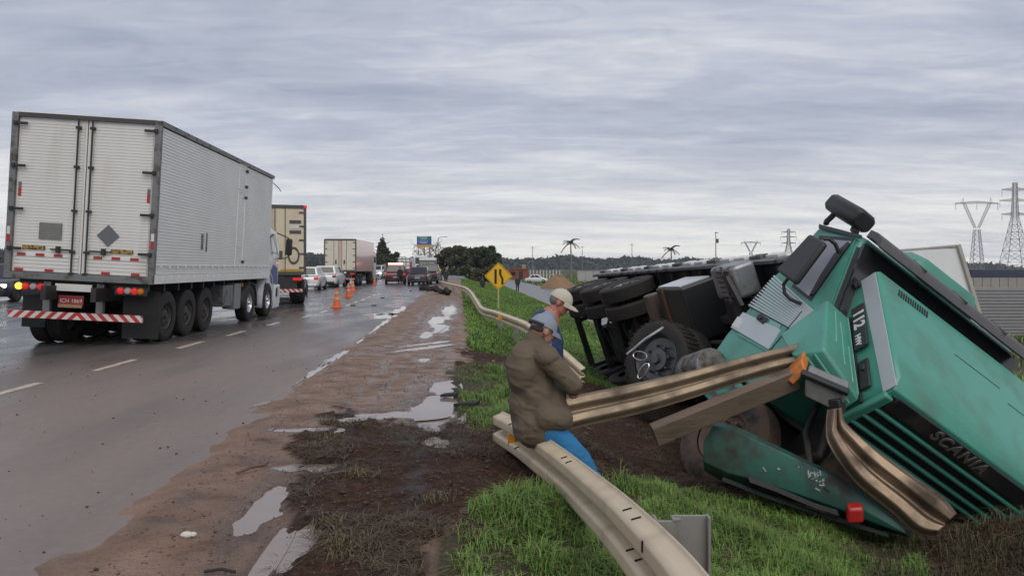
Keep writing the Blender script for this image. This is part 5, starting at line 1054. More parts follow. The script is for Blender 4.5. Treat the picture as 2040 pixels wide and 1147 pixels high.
def far_person(u, v, Y, h, label, top, legs, step=.12, cap_=True, group=None):
    b = P(u, v, Y); s = h/1.72; q = lambda x, y, z: b+Vector((x, y, z))*s
    pr = [('e', q(0, 0, 1.60), (.08*s, .095*s, .12*s)), ('c', q(0, 0, 1.5), .055*s, q(0, 0, 1.4), .07*s), ('c', q(-.14, 0, 1.38), .09*s, q(.14, 0, 1.38), .09*s), ('c', q(0, 0, 1.36), .16*s, q(0, 0, .95), .15*s)]
    for sx in (-1, 1): pr += [('c', q(sx*.2, 0, 1.38), .06*s, q(sx*.25, .04*sx, 1.08), .05*s), ('c', q(sx*.25, .04*sx, 1.08), .05*s, q(sx*.2, .1*sx, .84), .04*s), ('c', q(sx*.2, .1*sx, .84), .035*s, q(sx*.19, .12*sx, .74), .028*s), ('c', q(sx*.09, 0, .92), .09*s, q(sx*.1, step*sx, .5), .065*s), ('c', q(sx*.1, step*sx, .5), .065*s, q(sx*.1, step*1.2*sx, .06), .045*s), ('c', q(sx*.1, step*1.2*sx, .05), .045*s, q(sx*.1, step*1.2*sx+.14, .03), .035*s)]
    body = organic('person', pr, .035*s, SKIN, None, 2); tag(body, label, 'person', group)
    organic('jacket', [('c', q(-.14, 0, 1.36), .11*s, q(.14, 0, 1.36), .11*s), ('c', q(0, 0, 1.34), .19*s, q(0, 0, .86), .19*s)]+[x for sx in (-1, 1) for x in (('c', q(sx*.2, 0, 1.38), .075*s, q(sx*.25, .04*sx, 1.08), .065*s), ('c', q(sx*.25, .04*sx, 1.08), .065*s, q(sx*.2, .1*sx, .86), .055*s))], .035*s, top, body, 2)
    organic('trousers', [x for sx in (-1, 1) for x in (('c', q(sx*.09, 0, .92), .11*s, q(sx*.1, step*sx, .5), .08*s), ('c', q(sx*.1, step*sx, .5), .08*s, q(sx*.1, step*1.2*sx, .09), .065*s))], .035*s, legs, body, 2)
    organic('hair', [('e', q(0, -.015, 1.65), (.088*s, .1*s, .09*s))], .03*s, mat('dark_hair', (.05, .042, .038), .8), body, 2)
DK = mat('dark_cloth', (.025, .026, .03), .8); DK2 = mat('dark_jeans', (.03, .035, .05), .8)
far_person(961, 584, 78, 1.62, 'person in dark clothes on the grass beside the big yellow sign', DK, DK2)
far_person(1031, 581, 82, 1.68, 'person in dark clothes walking on the side road', DK, DK, .18)
far_person(797, 566, 66, 1.5, 'person in dark uniform standing by the patrol wagon', DK, DK)
far_person(806, 566, 66.5, 1.55, 'person in blue grey clothes between the patrol wagon and the dark sedan', mat('blue_grey_cloth', (.05, .06, .09), .8), DK2)
far_person(888, 568, 80, 1.72, 'person in dark coat beyond the guardrail next to the small yellow sign', DK, DK2)

# ================================================================ cones, tyres, signs
def cone(u, v, label):
    Y = FPX*CAMH/(v-V0); b = P(u, v, Y); b.z = 0; t = thing('traffic_cone', label, 'traffic cone', b, 0, 'traffic cones')
    og = mat('cone_orange', (.72, .13, .03), .5, var=.1)
    mb = MB(); mb.box((0, 0, .02), (.38, .38, .04)); mb.build('base', og, t, 35, .01)
    mb = MB(); mb.lathe([(.15, 0), (.115, .3), (.085, .55), (.06, .75), (.03, 1)], (0, 0, .04), (0, 0, .7), 18); mb.build('cone', og, t)
    for z, r in ((.30, .112), (.5, .075)): mb = MB(); mb.lathe([(r, 0), (r-.018, 1)], (0, 0, z), (0, 0, z+.09), 18, False); mb.build('band', mat('grey_band', (.55, .35, .28), .4), t)
cone(671, 613, 'orange traffic cone on the wet lane, alone by the short white dashes'); cone(694, 592, 'orange traffic cone in front of the off white truck, the larger of a close pair'); cone(703, 580, 'orange traffic cone in front of the off white truck, the smaller of a close pair'); cone(746, 567, 'orange traffic cone farther along the lane line, before the patrol wagon')
def tyre_lump(u, v, r, tilt, label):
    Y = FPX*CAMH/(v-V0); b = P(u, v, Y); b.z = .16; mb = MB()
    prof = [(r*.55, .05), (r*.8, 0), (r*.97, .1), (r, .3), (r, .7), (r*.97, .9), (r*.8, 1), (r*.55, .95), (r*.55, .05)]
    mb.lathe(prof, (0, 0, -.14), (0, 0, .14), 26, False)
    for i, (x, y, z) in enumerate(mb.v): a = math.atan2(y, x); k = 1+.10*math.sin(2*a+tilt)+.05*math.sin(5*a); mb.v[i] = (x*k, y*k, z+.05*math.sin(3*a+tilt))
    o = mb.build('burst_tyre', RUB, None, 50); o.location = b; o.rotation_euler = (tilt*.3, .15, tilt); tag(o, label, 'tyre', 'burst tyres on the road edge')
tyre_lump(843, 578, .26, .2, 'small torn tyre piece on the road edge, next to the dark sedan'); tyre_lump(858, 580, .34, .9, 'burst truck tyre lying between two others on the road edge'); tyre_lump(876, 585, .42, 1.7, 'largest burst truck tyre lying on the muddy road edge'); tyre_lump(890, 587, .24, 2.3, 'small torn tyre piece on the grass edge by the guardrail')
def diamond_sign(u, v, Y, side, foot, label):
    c = P(u, v, Y); gz = P(u, foot, Y).z; t = thing('warning_sign', label, 'road sign', (c.x, c.y, gz)); h = c.z-gz; hd = side/math.sqrt(2)
    mb = MB(); mb.box((0, .03, (h-hd*.1)/2), (.07, .05, h-hd*.1)); mb.build('post', mat('sign_post_paint', (.42, .38, .20), .5), t)
    def dia(r, rr=.12, n=6):
        out = []
        for k in range(4):
            a = math.pi/2*k; tip = Vector((math.cos(a), 0, math.sin(a)))*r
            for j in range(n+1): b = a-math.pi/4+math.pi/2*j/n; out.append(tip*(1-rr*1.42)+Vector((math.cos(b), 0, math.sin(b)))*r*rr)
        return [p+Vector((0, 0, h)) for p in out]
    mb = MB(); mb.prism(dia(hd), (0, .012, 0)); pl = mb.build('sign_plate', mat('sign_yellow', (.78, .44, .01), .4, var=.04), t)
    blk = mat('sign_black', (.012, .012, .012), .5)
    a, b = dia(hd*.94), dia(hd*.905); mb = MB(); n = len(a); mb.add([p+Vector((0, -.004, 0)) for p in a+b], [(i, (i+1) % n, n+(i+1) % n, n+i) for i in range(n)]); mb.build('sign_border', blk, pl, None)
    k = hd/.67; z0 = h
    mb = MB(); mb.prism([(-.19*k, -.004, z0-.36*k), (-.08*k, -.004, z0-.36*k), (-.08*k, -.004, z0+.33*k), (-.19*k, -.004, z0+.33*k)], (0, -.003, 0)); mb.build('symbol_bar', blk, pl, None)
    pts = [(.18, -.38), (.18, -.12), (.08, .08), (.08, .33)]
    mb = MB(); L_ = [(x-.045, z) for x, z in pts]; R_ = [(x+.06, z) for x, z in pts]
    for i in range(3): mb.prism([(x*k, -.004, z0+z*k) for x, z in (L_[i], R_[i], R_[i+1], L_[i+1])], (0, -.003, 0))
    mb.build('symbol_bar', blk, pl, None)
    mb = MB(); mb.box((0, .045, h), (.5*k, .03, .05)); mb.build('bracket', RIM, t, None)
diamond_sign(993, 550, 35, .93, 616, 'big yellow diamond sign with two black narrowing lane bars on the verge')
diamond_sign(872, 538, 120, .95, 566, 'small distant yellow diamond sign before the dark trees')
def gantry_sign():
    Y = 165; c = P(845, 482, Y); t = thing('direction_sign', 'blue and green direction board with a yellow strip above the ramp', 'road sign', (c.x, c.y, 0))
    for z, h, m in ((P(0, 474, Y).z, .75, mat('sign_green', (.02, .17, .12), .4)), (P(0, 482.5, Y).z, 1.1, mat('sign_blue', (.02, .10, .36), .4)), (P(0, 490, Y).z, .6, mat('sign_yellow2', (.55, .32, .05), .4))):
        mb = MB(); mb.box((0, 0, z), (3.2, .1, h)); b = mb.build('sign_panel', m, t, None)
        if h > .7:
            for k in range(2): mb = MB(); mb.box((-.2+.1*k, -.055, z+.18-.33*k), (2.0-.5*k, .01, .12)); mb.build('legend_line', WHR, b, None)
    mb = MB(); zt = P(0, 473, Y).z
    for x in (-1.2, 1.2): mb.cyl((x, .12, 0), (x, .12, zt), .1, n=8)
    mb.build('post', RIM, t)
gantry_sign()
def pole(u, vt, Y, zb, label, r=.09, name='utility_pole', arm=None):
    b = P(u, vt, Y); t = thing(name, label, 'pole', (b.x, b.y, zb)); h = b.z-zb
    mb = MB(); mb.cyl((0, 0, 0), (0, 0, h), r*1.3, r*.8, 8); mb.build('shaft', mat('pole_concrete', (.22, .22, .22), .8), t)
    mb = MB()
    if arm == 'lamp': mb.tube([(0, 0, h-.1), (.5, 0, h+.15), (1.4, 0, h+.2)], .05); mb.box((1.6, 0, h+.18), (.5, .2, .1)); mb.build('lamp_arm', RIM, t)
    elif arm == 'box': mb.box((.3, 0, h-1.9), (.5, .5, .9)); mb.box((.15, 0, h-.2), (.7, .15, .15)); mb.build('transformer', RIM, t)
    else: mb.box((0, 0, h-.3), (1.2, .1, .1)); mb.build('cross_arm', RIM, t)
pole(873, 474, 150, 0, 'slim grey lamp post behind the small yellow sign', .08, 'street_lamp', 'lamp')
pole(1061, 491, 210, -1.2, 'thin utility pole over the distant pale fence', .09); pole(1160, 490, 220, -1.2, 'thin utility pole right beside the taller palm', .08); pole(1259, 485, 200, -1.2, 'thin utility pole above the tyres of the overturned trailer', .09); pole(1426, 462, 160, -1.2, 'utility pole with a transformer box beyond the overturned trailer', .10, arm='box')
# ================================================================ vegetation
def leaf_mat(name, c0, c1, rough=.7):
    m = bpy.data.materials.new(name); m.use_nodes = True; nt = m.node_tree; N = nt.nodes; L = nt.links; b = N['Principled BSDF']; b.inputs['Roughness'].default_value = rough
    at = N.new('ShaderNodeVertexColor'); at.layer_name = 'tint'; mx = N.new('ShaderNodeMix'); mx.data_type = 'RGBA'; mx.inputs[6].default_value = (*c0, 1); mx.inputs[7].default_value = (*c1, 1)
    sp = N.new('ShaderNodeSeparateColor'); L.new(at.outputs[0], sp.inputs[0]); L.new(sp.outputs[0], mx.inputs[0])
    m2 = N.new('ShaderNodeMix'); m2.data_type = 'RGBA'; L.new(sp.outputs[1], m2.inputs[0]); L.new(mx.outputs[2], m2.inputs[6]); m2.inputs[7].default_value = (.17, .125, .06, 1)
    L.new(m2.outputs[2], b.inputs['Base Color']); return m
def blades(name, roots, hgt, wid, bend, m, straw, flat=None, patch=None):
    """curved grass blades: five points each, one quad and one triangle"""
    n = len(roots); a = rng.random(n)*2*math.pi; d = np.stack([np.cos(a), np.sin(a), np.zeros(n)], -1); sd = np.stack([-d[:, 1], d[:, 0], np.zeros(n)], -1)
    h = hgt[:, None]; w = wid[:, None]; bn = bend[:, None]; up = np.array([0, 0, 1.])
    mid = roots+up*h*.58+d*h*bn*.28; tip = roots+up*h*(1-.45*bn)+d*h*bn*.95
    if flat is not None: mid[:, 2] = roots[:, 2]+.012+h[:, 0]*.08; tip[:, 2] = roots[:, 2]+.005+h[:, 0]*.1*rng.random(n); mid[:, :2] += d[:, :2]*h*.3; tip[:, :2] += d[:, :2]*h*.4
    V = np.stack([roots-sd*w, roots+sd*w, mid+sd*w*.8, mid-sd*w*.8, tip], 1).reshape(-1, 3); k = np.arange(n)[:, None]*5
    me = fast_mesh(name, V, np.concatenate([k+3, k+2, k+4], 1), np.concatenate([k, k+1, k+2, k+3], 1))
    t = rng.random(n) if patch is None else np.clip(.45*rng.random(n)+.55*patch, 0, 1); st = (rng.random(n) < straw)*1.*rng.random(n); c = np.stack([t, st, t, np.ones(n)], -1); c = np.repeat(c, 5, 0)
    ca = me.color_attributes.new('tint', 'FLOAT_COLOR', 'POINT'); ca.data.foreach_set('color', c.astype(np.float32).ravel())
    return link(name, me, [m])
GRASS = leaf_mat('grass_blades', (.060, .125, .018), (.200, .360, .065))
def scatter(n, s0, s1, y0, y1, power=1.):
    Y = y0*(y1/y0)**rng.random(n); s = s0+(s1-s0)*rng.random(n); return X_of(s, Y), Y
def clumped(X, Y, k, rad):
    X = np.repeat(X, k)+rng.normal(0, 1, len(X)*k)*rad; Y = np.repeat(Y, k)+rng.normal(0, 1, len(Y)*k)*rad; return X, Y
def make_grass():
    X, Y = scatter(38000, 1.9, 7.6, 2.6, 14.5); X, Y = clumped(X, Y, 6, .028); Z = ground_z(X, Y); s, g, so = masks(X, Y, Z)
    nz = fbm(X*1.6+5, Y*1.6, 3); u, v = proj(X, Y, Z)
    bare = sstep(-.32, .15, nz+np.clip((u-1000)/700, -.2, .35)+.25*(v < 860))          # patchy towards the mud
    n4 = fbm(X*3.7+11, Y*3.7, 3); bare = bare*(.25+.75*sstep(-.45, .05, n4)); keep = (g > .5) & (rng.random(len(X)) < .08+.92*bare); X, Y, Z = X[keep], Y[keep], Z[keep]; n = len(X); nz = nz[keep]; n4 = n4[keep]
    tall = (.5+.6*sstep(-.3, .5, nz))*(.45+.55*sstep(900, 1080, u[keep]))*(.6+1.1*sstep(-.4, .5, n4))
    o = blades('grass', np.stack([X, Y, Z-.01], -1), (.075+.12*rng.random(n))*tall, .0020+.0020*rng.random(n), .35+1.0*rng.random(n), GRASS, .28, None, .5+.7*fbm(X*2.2, Y*2.2, 3)); tag(o, 'fresh green grass on the near slope', 'grass', kind='stuff')
    X, Y = scatter(60000, 1.9, 8.15, 14, 150); X, Y = clumped(X, Y, 4, .1); Z = ground_z(X, Y); s, g, so = masks(X, Y, Z); keep = g > .5; X, Y, Z = X[keep], Y[keep], Z[keep]; n = len(X)
    o = blades('grass', np.stack([X, Y, Z-.01], -1), (.07+.10*rng.random(n))*(.6+.6*sstep(-.3, .5, fbm(X*.7, Y*.3, 3))), .004+.0004*Y*rng.random(n)*1.2, .3+.8*rng.random(n), GRASS, .12, None, .5+.8*fbm(X*.5, Y*.2, 3)); tag(o, 'green grass verge between the highway and the side road', 'grass', kind='stuff')
    X, Y = scatter(34000, 13.2, 60, 5, 260); Z = ground_z(X, Y); n = len(X)
    o = blades('grass', np.stack([X, Y, Z-.01], -1), .15+.2*rng.random(n), .005+.0007*Y, .3+.8*rng.random(n), GRASS, .35); tag(o, 'rough grass of the field beyond the side road', 'grass', kind='stuff')
    # torn dead grass on the churned soil
    X, Y = scatter(14000, .6, 7.6, 3.0, 13); X, Y = clumped(X, Y, 8, .07); Z = ground_z(X, Y); s, g, so = masks(X, Y, Z); cl = fbm(X*2.1+40, Y*2.1, 3); keep = (so > .5) & (cl > -.05+.25*rng.random(len(X))); X, Y, Z = X[keep], Y[keep], Z[keep]; n = len(X)
    o = blades('torn_grass', np.stack([X, Y, Z+.006], -1), .04+.11*rng.random(n), .0011+.0014*rng.random(n), .5+.9*rng.random(n), leaf_mat('dead_grass', (.030, .020, .012), (.135, .092, .050)), .15, True); tag(o, 'torn brown grass lying on the churned mud', 'grass', kind='stuff')
    # tangled dark weeds on the earth around the buried bonnet
    X = 3.9+rng.normal(0, .75, 5200); Y = 5.75+rng.normal(0, .42, 5200); Z = ground_z(X, Y); k = fbm(X*3, Y*3, 3) > -.2; X, Y, Z = X[k], Y[k], Z[k]; n = len(X)
    o = blades('weeds', np.stack([X, Y, Z-.01], -1), .05+.16*rng.random(n), .0014+.0016*rng.random(n), .6+1.0*rng.random(n), leaf_mat('dark_weeds', (.022, .024, .010), (.095, .085, .035)), .4); tag(o, 'tangled dark weeds round the buried bonnet', 'weeds', kind='stuff')
    # a few torn sods that stand up
    cx = [(640, 1050), (700, 1095), (715, 960), (650, 880), (690, 1110), (870, 1000), (940, 1060), (660, 850)]; P_ = []
    for u, v in cx:
        Yc = FPX*(CAMH+.05)/(v-V0); Xc = (u-U0)/FPX*Yc; k = 60; P_.append(np.stack([Xc+rng.normal(0, .07, k), Yc+rng.normal(0, .07, k)], -1))
    P_ = np.concatenate(P_); Z = ground_z(P_[:, 0], P_[:, 1]); n = len(P_)
    o = blades('torn_grass', np.stack([P_[:, 0], P_[:, 1], Z], -1), .03+.07*rng.random(n), .0016+.0016*rng.random(n), 1.0+.8*rng.random(n), leaf_mat('yellow_grass', (.05, .045, .016), (.20, .15, .065)), .5); tag(o, 'yellowed grass tufts sticking out of the mud', 'grass', kind='stuff')
make_grass()
def lumps(name, X, Y, r, m, label, cat, zoff=.25, flat=.65):
    """irregular little stones or clods, octahedra pushed about"""
    n = len(X); Z = np.where(s_of(X, Y) < -.05, 0.0, ground_z(X, Y)); base = np.array([[1, 0, 0], [-1, 0, 0], [0, 1, 0], [0, -1, 0], [0, 0, 1], [0, 0, -1], [.6, .6, .5], [-.6, .55, .45], [.55, -.6, .4], [-.6, -.6, .5]])
    F = np.array([[0, 6, 4], [6, 2, 4], [2, 7, 4], [7, 1, 4], [1, 9, 4], [9, 3, 4], [3, 8, 4], [8, 0, 4], [0, 5, 6], [6, 5, 2], [2, 5, 7], [7, 5, 1], [1, 5, 9], [9, 5, 3], [3, 5, 8], [8, 5, 0]])
    J = base[None]*(1+.35*(rng.random((n, 10, 1))-.5))+.18*(rng.random((n, 10, 3))-.5); a = rng.random(n)*6.28; c, s = np.cos(a)[:, None], np.sin(a)[:, None]
    x, y = J[..., 0]*c-J[..., 1]*s, J[..., 0]*s+J[..., 1]*c; J = np.stack([x, y, J[..., 2]*flat], -1)*r[:, None, None]; V = (J+np.stack([X, Y, Z+r*zoff], -1)[:, None]).reshape(-1, 3)
    o = link(name, fast_mesh(name, V, (F[None]+np.arange(n)[:, None, None]*10).reshape(-1, 3)), [m]); tag(o, label, cat, kind='stuff'); return o
def make_debris():
    X, Y = scatter(3600, .3, 6, 2.9, 13); Z = ground_z(X, Y); s, g, so = masks(X, Y, Z); k = (so > .5) & (fbm(X*1.7, Y*1.7, 3) > -.25); X, Y = X[k], Y[k]
    lumps('mud_clods', X, Y, .006+.020*rng.random(len(X))**3, mat('clod', (.07, .042, .029), .85, var=.4, vscale=6), 'dark clods of churned mud', 'mud')
    X, Y = scatter(800, -6, 2.0, 2.9, 22); lumps('gravel', X, Y, .004+.010*rng.random(len(X))**3, mat('grit', (.05, .036, .03), .8, var=.4, vscale=9), 'dark grit scattered over the wet lane and shoulder', 'gravel')
    X, Y = scatter(2600, .05, 1.9, 2.6, 12); lumps('gravel', X, Y, .003+.007*rng.random(len(X))**2, mat('clay_grit', (.16, .10, .075), .85, var=.4, vscale=9), 'reddish grit on the muddy shoulder', 'gravel')
    def bit(name, u, v, mb, m, label, cat, z=.02):
        Y = FPX*CAMH/(v-V0); o = mb.build(name, m, None, 40); b = P(u, v, Y); o.location = (b.x, b.y, max(0, float(ground_z(b.x, b.y)))+z if s_of(b.x, b.y) < 0 else float(ground_z(b.x, b.y))+z); tag(o, label, cat)
    mb = MB(); mb.ell((0, 0, .012), (.035, .022, .018), 9, 6); mb.ell((.03, .01, .01), (.02, .018, .014), 8, 5); bit('crumpled_paper', 372, 1071, mb, mat('paper', (.6, .57, .53), .8), 'small crumpled white scrap on the muddy road edge', 'litter', 0)
    mb = MB(); mb.tube([(-.09, -.10, 0), (-.02, -.02, .02), (.05, .06, .015), (.06, .12, .02)], [.010, .012, .011, .007]); bit('broken_stick', 507, 942, mb, mat('stick', (.13, .075, .05), .8), 'short brown stick lying on the red shoulder', 'stick')
    mb = MB(); mb.tube([(-.08, 0, 0), (0, .01, .008), (.07, -.005, 0)], .008); bit('dark_twig', 440, 1140, mb, mat('twig', (.03, .024, .02), .8), 'dark twig on the mud by the bottom edge', 'stick')
    mb = MB(); mb.prism([(-.14, -.06, 0), (.1, -.08, .01), (.14, .03, .02), (-.06, .08, .0)], (0, 0, .035)); bit('rubber_scrap', 930, 800, mb, RUB, 'black rubber scrap on the grass patch by the puddle', 'debris')
    mb = MB(); mb.prism([(-.10, -.05, 0), (.08, -.06, .01), (.1, .03, .02), (-.06, .06, .0)], (0, 0, .03)); bit('rubber_scrap', 895, 782, mb, RUB, 'small black rubber scrap beside the shoulder puddle', 'debris')
    for u, v, l in ((745, 609, 'dark fragment on the wet lane past the cones'), (762, 594, 'dark fragment lying near the farther lane dashes'), (818, 580, 'dark fragment close to the dark sedan'), (703, 609, 'dark fragment beside the lone cone')):
        mb = MB(); mb.prism([(-.09, -.03, 0), (.06, -.05, 0), (.09, .03, 0), (-.04, .05, 0)], (0, 0, .035)); bit('road_debris', u, v, mb, RUB, l, 'debris', 0)
make_debris()
# ================================================================ trees
def crown_mesh(name, cl, n, size, m):
    """leaf clumps: small triangles spread through lumpy ellipsoids (centre, radii)"""
    wts = np.array([c[1][0]*c[1][1]*c[1][2] for c in cl]); idx = rng.choice(len(cl), n, p=wts/wts.sum()); C = np.array([c[0] for c in cl])[idx]; Rr = np.array([c[1] for c in cl])[idx]
    d = rng.normal(size=(n, 3)); d /= np.linalg.norm(d, axis=1)[:, None]; r = rng.random(n)**.45; p = C+d*Rr*r[:, None]
    a = rng.normal(size=(n, 3)); a /= np.linalg.norm(a, axis=1)[:, None]; b = np.cross(a, rng.normal(size=(n, 3))); b /= np.linalg.norm(b, axis=1)[:, None]; sz = size*(.5+rng.random(n))[:, None]
    V = np.stack([p-a*sz, p+a*sz*.6+b*sz*.6, p+b*sz*-.7+a*sz*.2, p+a*sz*.9-b*sz*.2], 1).reshape(-1, 3); k = np.arange(n)[:, None]*4
    me = fast_mesh(name, V, np.concatenate([np.concatenate([k, k+1, k+2], 1), np.concatenate([k+2, k+1, k+3], 1)])); t = np.repeat(rng.random(n), 4)
    ca = me.color_attributes.new('tint', 'FLOAT_COLOR', 'POINT'); ca.data.foreach_set('color', np.stack([t, t*0, t, t*0+1], -1).astype(np.float32).ravel()); me.materials.append(m); return me
DARKL = leaf_mat('dark_foliage', (.016, .025, .013), (.070, .088, .036)); OLIV = leaf_mat('olive_foliage', (.028, .032, .015), (.105, .10, .045)); BARK = mat('bark', (.07, .055, .042), .9, var=.3)
def tree(label, base, h, rad, m=DARKL, n=2600, size=.28, cone_=False, bare=False, name='broadleaf_tree', nl=9):
    t = thing(name, label, 'tree', base); mb = MB(); tips = []
    mb.tube([(0, 0, -.2), (.03*h, 0, h*.3), (.01*h, .02*h, h*.62), (0, 0, h*.9)], [h*.035, h*.026, h*.016, h*.006], 7)
    for k in range(nl):
        a = k*2.4; z = h*(.3+.5*k/nl); q = Vector((math.cos(a), math.sin(a), 0))*rad*(.45+.35*random.random())+Vector((0, 0, z+h*.14)); mb.tube([(0, 0, z), (q*.5+Vector((0, 0, z*.52))), q], [h*.012, h*.009, h*.004], 5); tips.append(q)
        if bare:
            for j in range(5): e = q+Vector((random.uniform(-1, 1), random.uniform(-1, 1), random.uniform(.1, 1)))*rad*.42; mb.tube([q*.75+Vector((0, 0, q.z*.25)) if j % 2 else q, (q+e)/2+Vector((.05, .04, .08)), e], [h*.005, h*.004, h*.002], 4)
    mb.build('trunk', BARK if not bare else mat('grey_bark', (.16, .14, .125), .9), t)
    if cone_: cl = [((random.uniform(-.2, .2)*rad*(1-k/9), random.uniform(-.2, .2)*rad*(1-k/9), h*(.22+.76*k/9)), (rad*(1.0-.88*k/9)*random.uniform(.8, 1.1), rad*(1.0-.88*k/9), h*.085)) for k in range(10)]
    else: cl = [(tuple(q*random.uniform(.85, 1.05)), (rad*random.uniform(.28, .45), rad*random.uniform(.28, .45), h*random.uniform(.10, .17))) for q in tips]+[((0, 0, h*.84), (rad*.5, rad*.5, h*.14))]
    if not bare: link('crown', crown_mesh('crown', cl, n, size, m), [], t)
    else: link('crown', crown_mesh('crown', [(c[0], tuple(x*.8 for x in c[1])) for c in cl], n//5, size*.5, leaf_mat('sparse_grey_leaves', (.08, .07, .05), (.17, .15, .11))), [], t)
    return t
def tree_at(u, vt, Y, zb, rad, label, **k): p = P(u, vt, Y); return tree(label, (p.x, p.y, zb), p.z-zb, rad, **k)
tree_at(762, 472, 175, 0, 2.9, 'dark conical tree rising behind the off white truck', cone_=True, n=4200, size=.30, name='conifer_tree')
tree_at(741, 500, 178, 0, 1.7, 'shorter dark tree against the left flank of the conical one', n=1800, size=.28); tree_at(782, 505, 180, 0, 2.0, 'round dark tree against the right flank of the conical one', n=2000, size=.28)
tree_at(845, 476, 230, 0, 4.2, 'leafless grey tree behind the blue direction board', bare=True, n=2600, size=.3, name='bare_tree', nl=12); tree_at(868, 480, 225, 0, 3.4, 'leafless grey tree just past the lamp post', bare=True, n=2200, size=.3, name='bare_tree', nl=12)
for u, vt, Y, r, l, mm in ((893, 491, 150, 2.7, 'broad dark tree closest to the lamp post', OLIV), (915, 488, 152, 2.5, 'broad olive tree, second past the lamp post', OLIV), (938, 492, 148, 2.5, 'dark dense tree in the middle of the roadside row', DARKL), (962, 490, 140, 2.3, 'tall dense dark tree near the end of the roadside row', DARKL), (981, 500, 138, 1.9, 'last and smallest dark tree of the roadside row', DARKL)):
    tree_at(u, vt, Y, -1.1, r, l, m=mm, n=3200, size=.26)
for u, vt, Y, r, l in ((885, 527, 128, 1.6, 'low dark bush under the lamp post'), (908, 524, 126, 1.9, 'low dark bush in front of the olive tree'), (932, 526, 124, 1.8, 'low dark bush before the dense dark tree'), (953, 532, 118, 1.6, 'low bush at the grass edge behind the person on the verge'), (973, 528, 126, 1.5, 'low bush touching the big yellow sign')):
    p = P(u, vt, Y); zb = -1.0; h = p.z-zb; t = thing('bush', l, 'bush', (p.x, p.y, zb), 0, 'roadside bushes')
    link('foliage', crown_mesh('foliage', [((random.uniform(-1, 1)*r*.6, random.uniform(-1, 1)*r*.5, h*random.uniform(.2, .72)), (r*.55, r*.55, h*.28)) for _ in range(8)], 1500, .2, DARKL if random.random() < .6 else OLIV), [], t)
    mb = MB(); [mb.tube([(0, 0, -.1), (random.uniform(-.3, .3)*r, random.uniform(-.3, .3)*r, h*.7)], [.05, .02], 5) for _ in range(5)]; mb.build('stem', BARK, t)
def palm(u, vt, Y, label, droop=1.):
    p = P(u, vt, Y); zb = -1.2; h = p.z-zb-1.2; t = thing('palm_tree', label, 'palm tree', (p.x, p.y, zb)); mb = MB(); mb.tube([(0, 0, 0), (.08, 0, h*.5), (0, 0, h)], [.2, .15, .11], 8); mb.build('trunk', mat('palm_trunk', (.2, .18, .155), .9), t)
    for k in range(13):
        a = k*2.399; el = 1.25-1.35*((k % 5)/4); L_ = 1.9; mb = MB(); pts = []
        for j in range(9):
            q = j/8; r = L_*q*math.cos(el*(1-q*.55)); z = L_*q*math.sin(el)-L_*.75*droop*q*q*(1-el*.25); pts.append(Vector((math.cos(a)*r, math.sin(a)*r, h+z)))
        mb.tube(pts, [.03*(1-.08*j) for j in range(9)], 4); sd = Vector((-math.sin(a), math.cos(a), 0))
        for j in range(1, 9):
            for s in (-1, 1):
                for dq in (0, .5):
                    c = pts[j]*(1-dq)+pts[j-1]*dq; e = c+sd*s*.55*(1-.5*j/9)+(pts[j]-pts[j-1])*.9-Vector((0, 0, .22)); w = (pts[j]-pts[j-1])*.28; i = len(mb.v); mb.add([c-w, c+w, e], [(0, 1, 2)])
        o = mb.build('frond', mat('palm_leaf', (.022, .034, .016), .6, var=.3), t, None)
palm(1137, 472, 150, 'taller palm standing above the orange earth heap'); palm(1337, 486, 152, 'shorter palm above the underside of the overturned trailer', .9)
palm_extra = None
def ridge(name, label, pts, Y, depth, m, n, size):
    """wooded skyline: a lumpy hill body plus leaf clumps over it"""
    P3 = [P(u, v, Y) for u, v in pts]; xs = np.array([p.x for p in P3]); zs = np.array([p.z for p in P3])
    k = 260; x = np.linspace(xs[0], xs[-1], k); z = np.interp(x, xs, zs)-size*1.2; V = []; F = []
    for i in range(k):
        for q, (dy, f) in enumerate(((-depth, 0), (-depth*.55, .62), (0, 1), (depth, 0))): V.append((x[i], Y+dy+depth, -3+(z[i]+3)*f))
    for i in range(k-1):
        for q in range(3): F.append((i*4+q, (i+1)*4+q, (i+1)*4+q+1, i*4+q+1))
    o = link(name, fast_mesh(name, V, None, F), [mat('wood_ground', (.022, .028, .018), .9)], None, 60); tag(o, None, kind='structure')
    X = xs[0]+(xs[-1]-xs[0])*rng.random(n); f = rng.random(n)**.6; zz = np.interp(X, xs, zs); Z = -2+(zz+2)*f+fbm(X/size*.22, f*3, 3)*size*1.3*f; Yv = Y+depth-depth*(1-f)*1.02-size*.5*rng.random(n)
    cl = np.stack([X, Yv, Z], -1); d = rng.normal(size=(n, 3)); a = d/np.linalg.norm(d, axis=1)[:, None]; b = np.cross(a, rng.normal(size=(n, 3))); b /= np.linalg.norm(b, axis=1)[:, None]; sz = size*(.4+.9*rng.random(n))[:, None]
    V = np.stack([cl-a*sz, cl+b*sz*.8, cl+a*sz*.8-b*sz*.3], 1).reshape(-1, 3); me = fast_mesh(name+'_trees', V, np.arange(3*n).reshape(-1, 3)); t = np.repeat(rng.random(n), 3)
    ca = me.color_attributes.new('tint', 'FLOAT_COLOR', 'POINT'); ca.data.foreach_set('color', np.stack([t, t*0, t, t*0+1], -1).astype(np.float32).ravel())
    tag(link('distant_wood', me, [m]), label, 'wood', kind='stuff')
HILL = leaf_mat('hill_foliage', (.014, .022, .016), (.042, .055, .032))
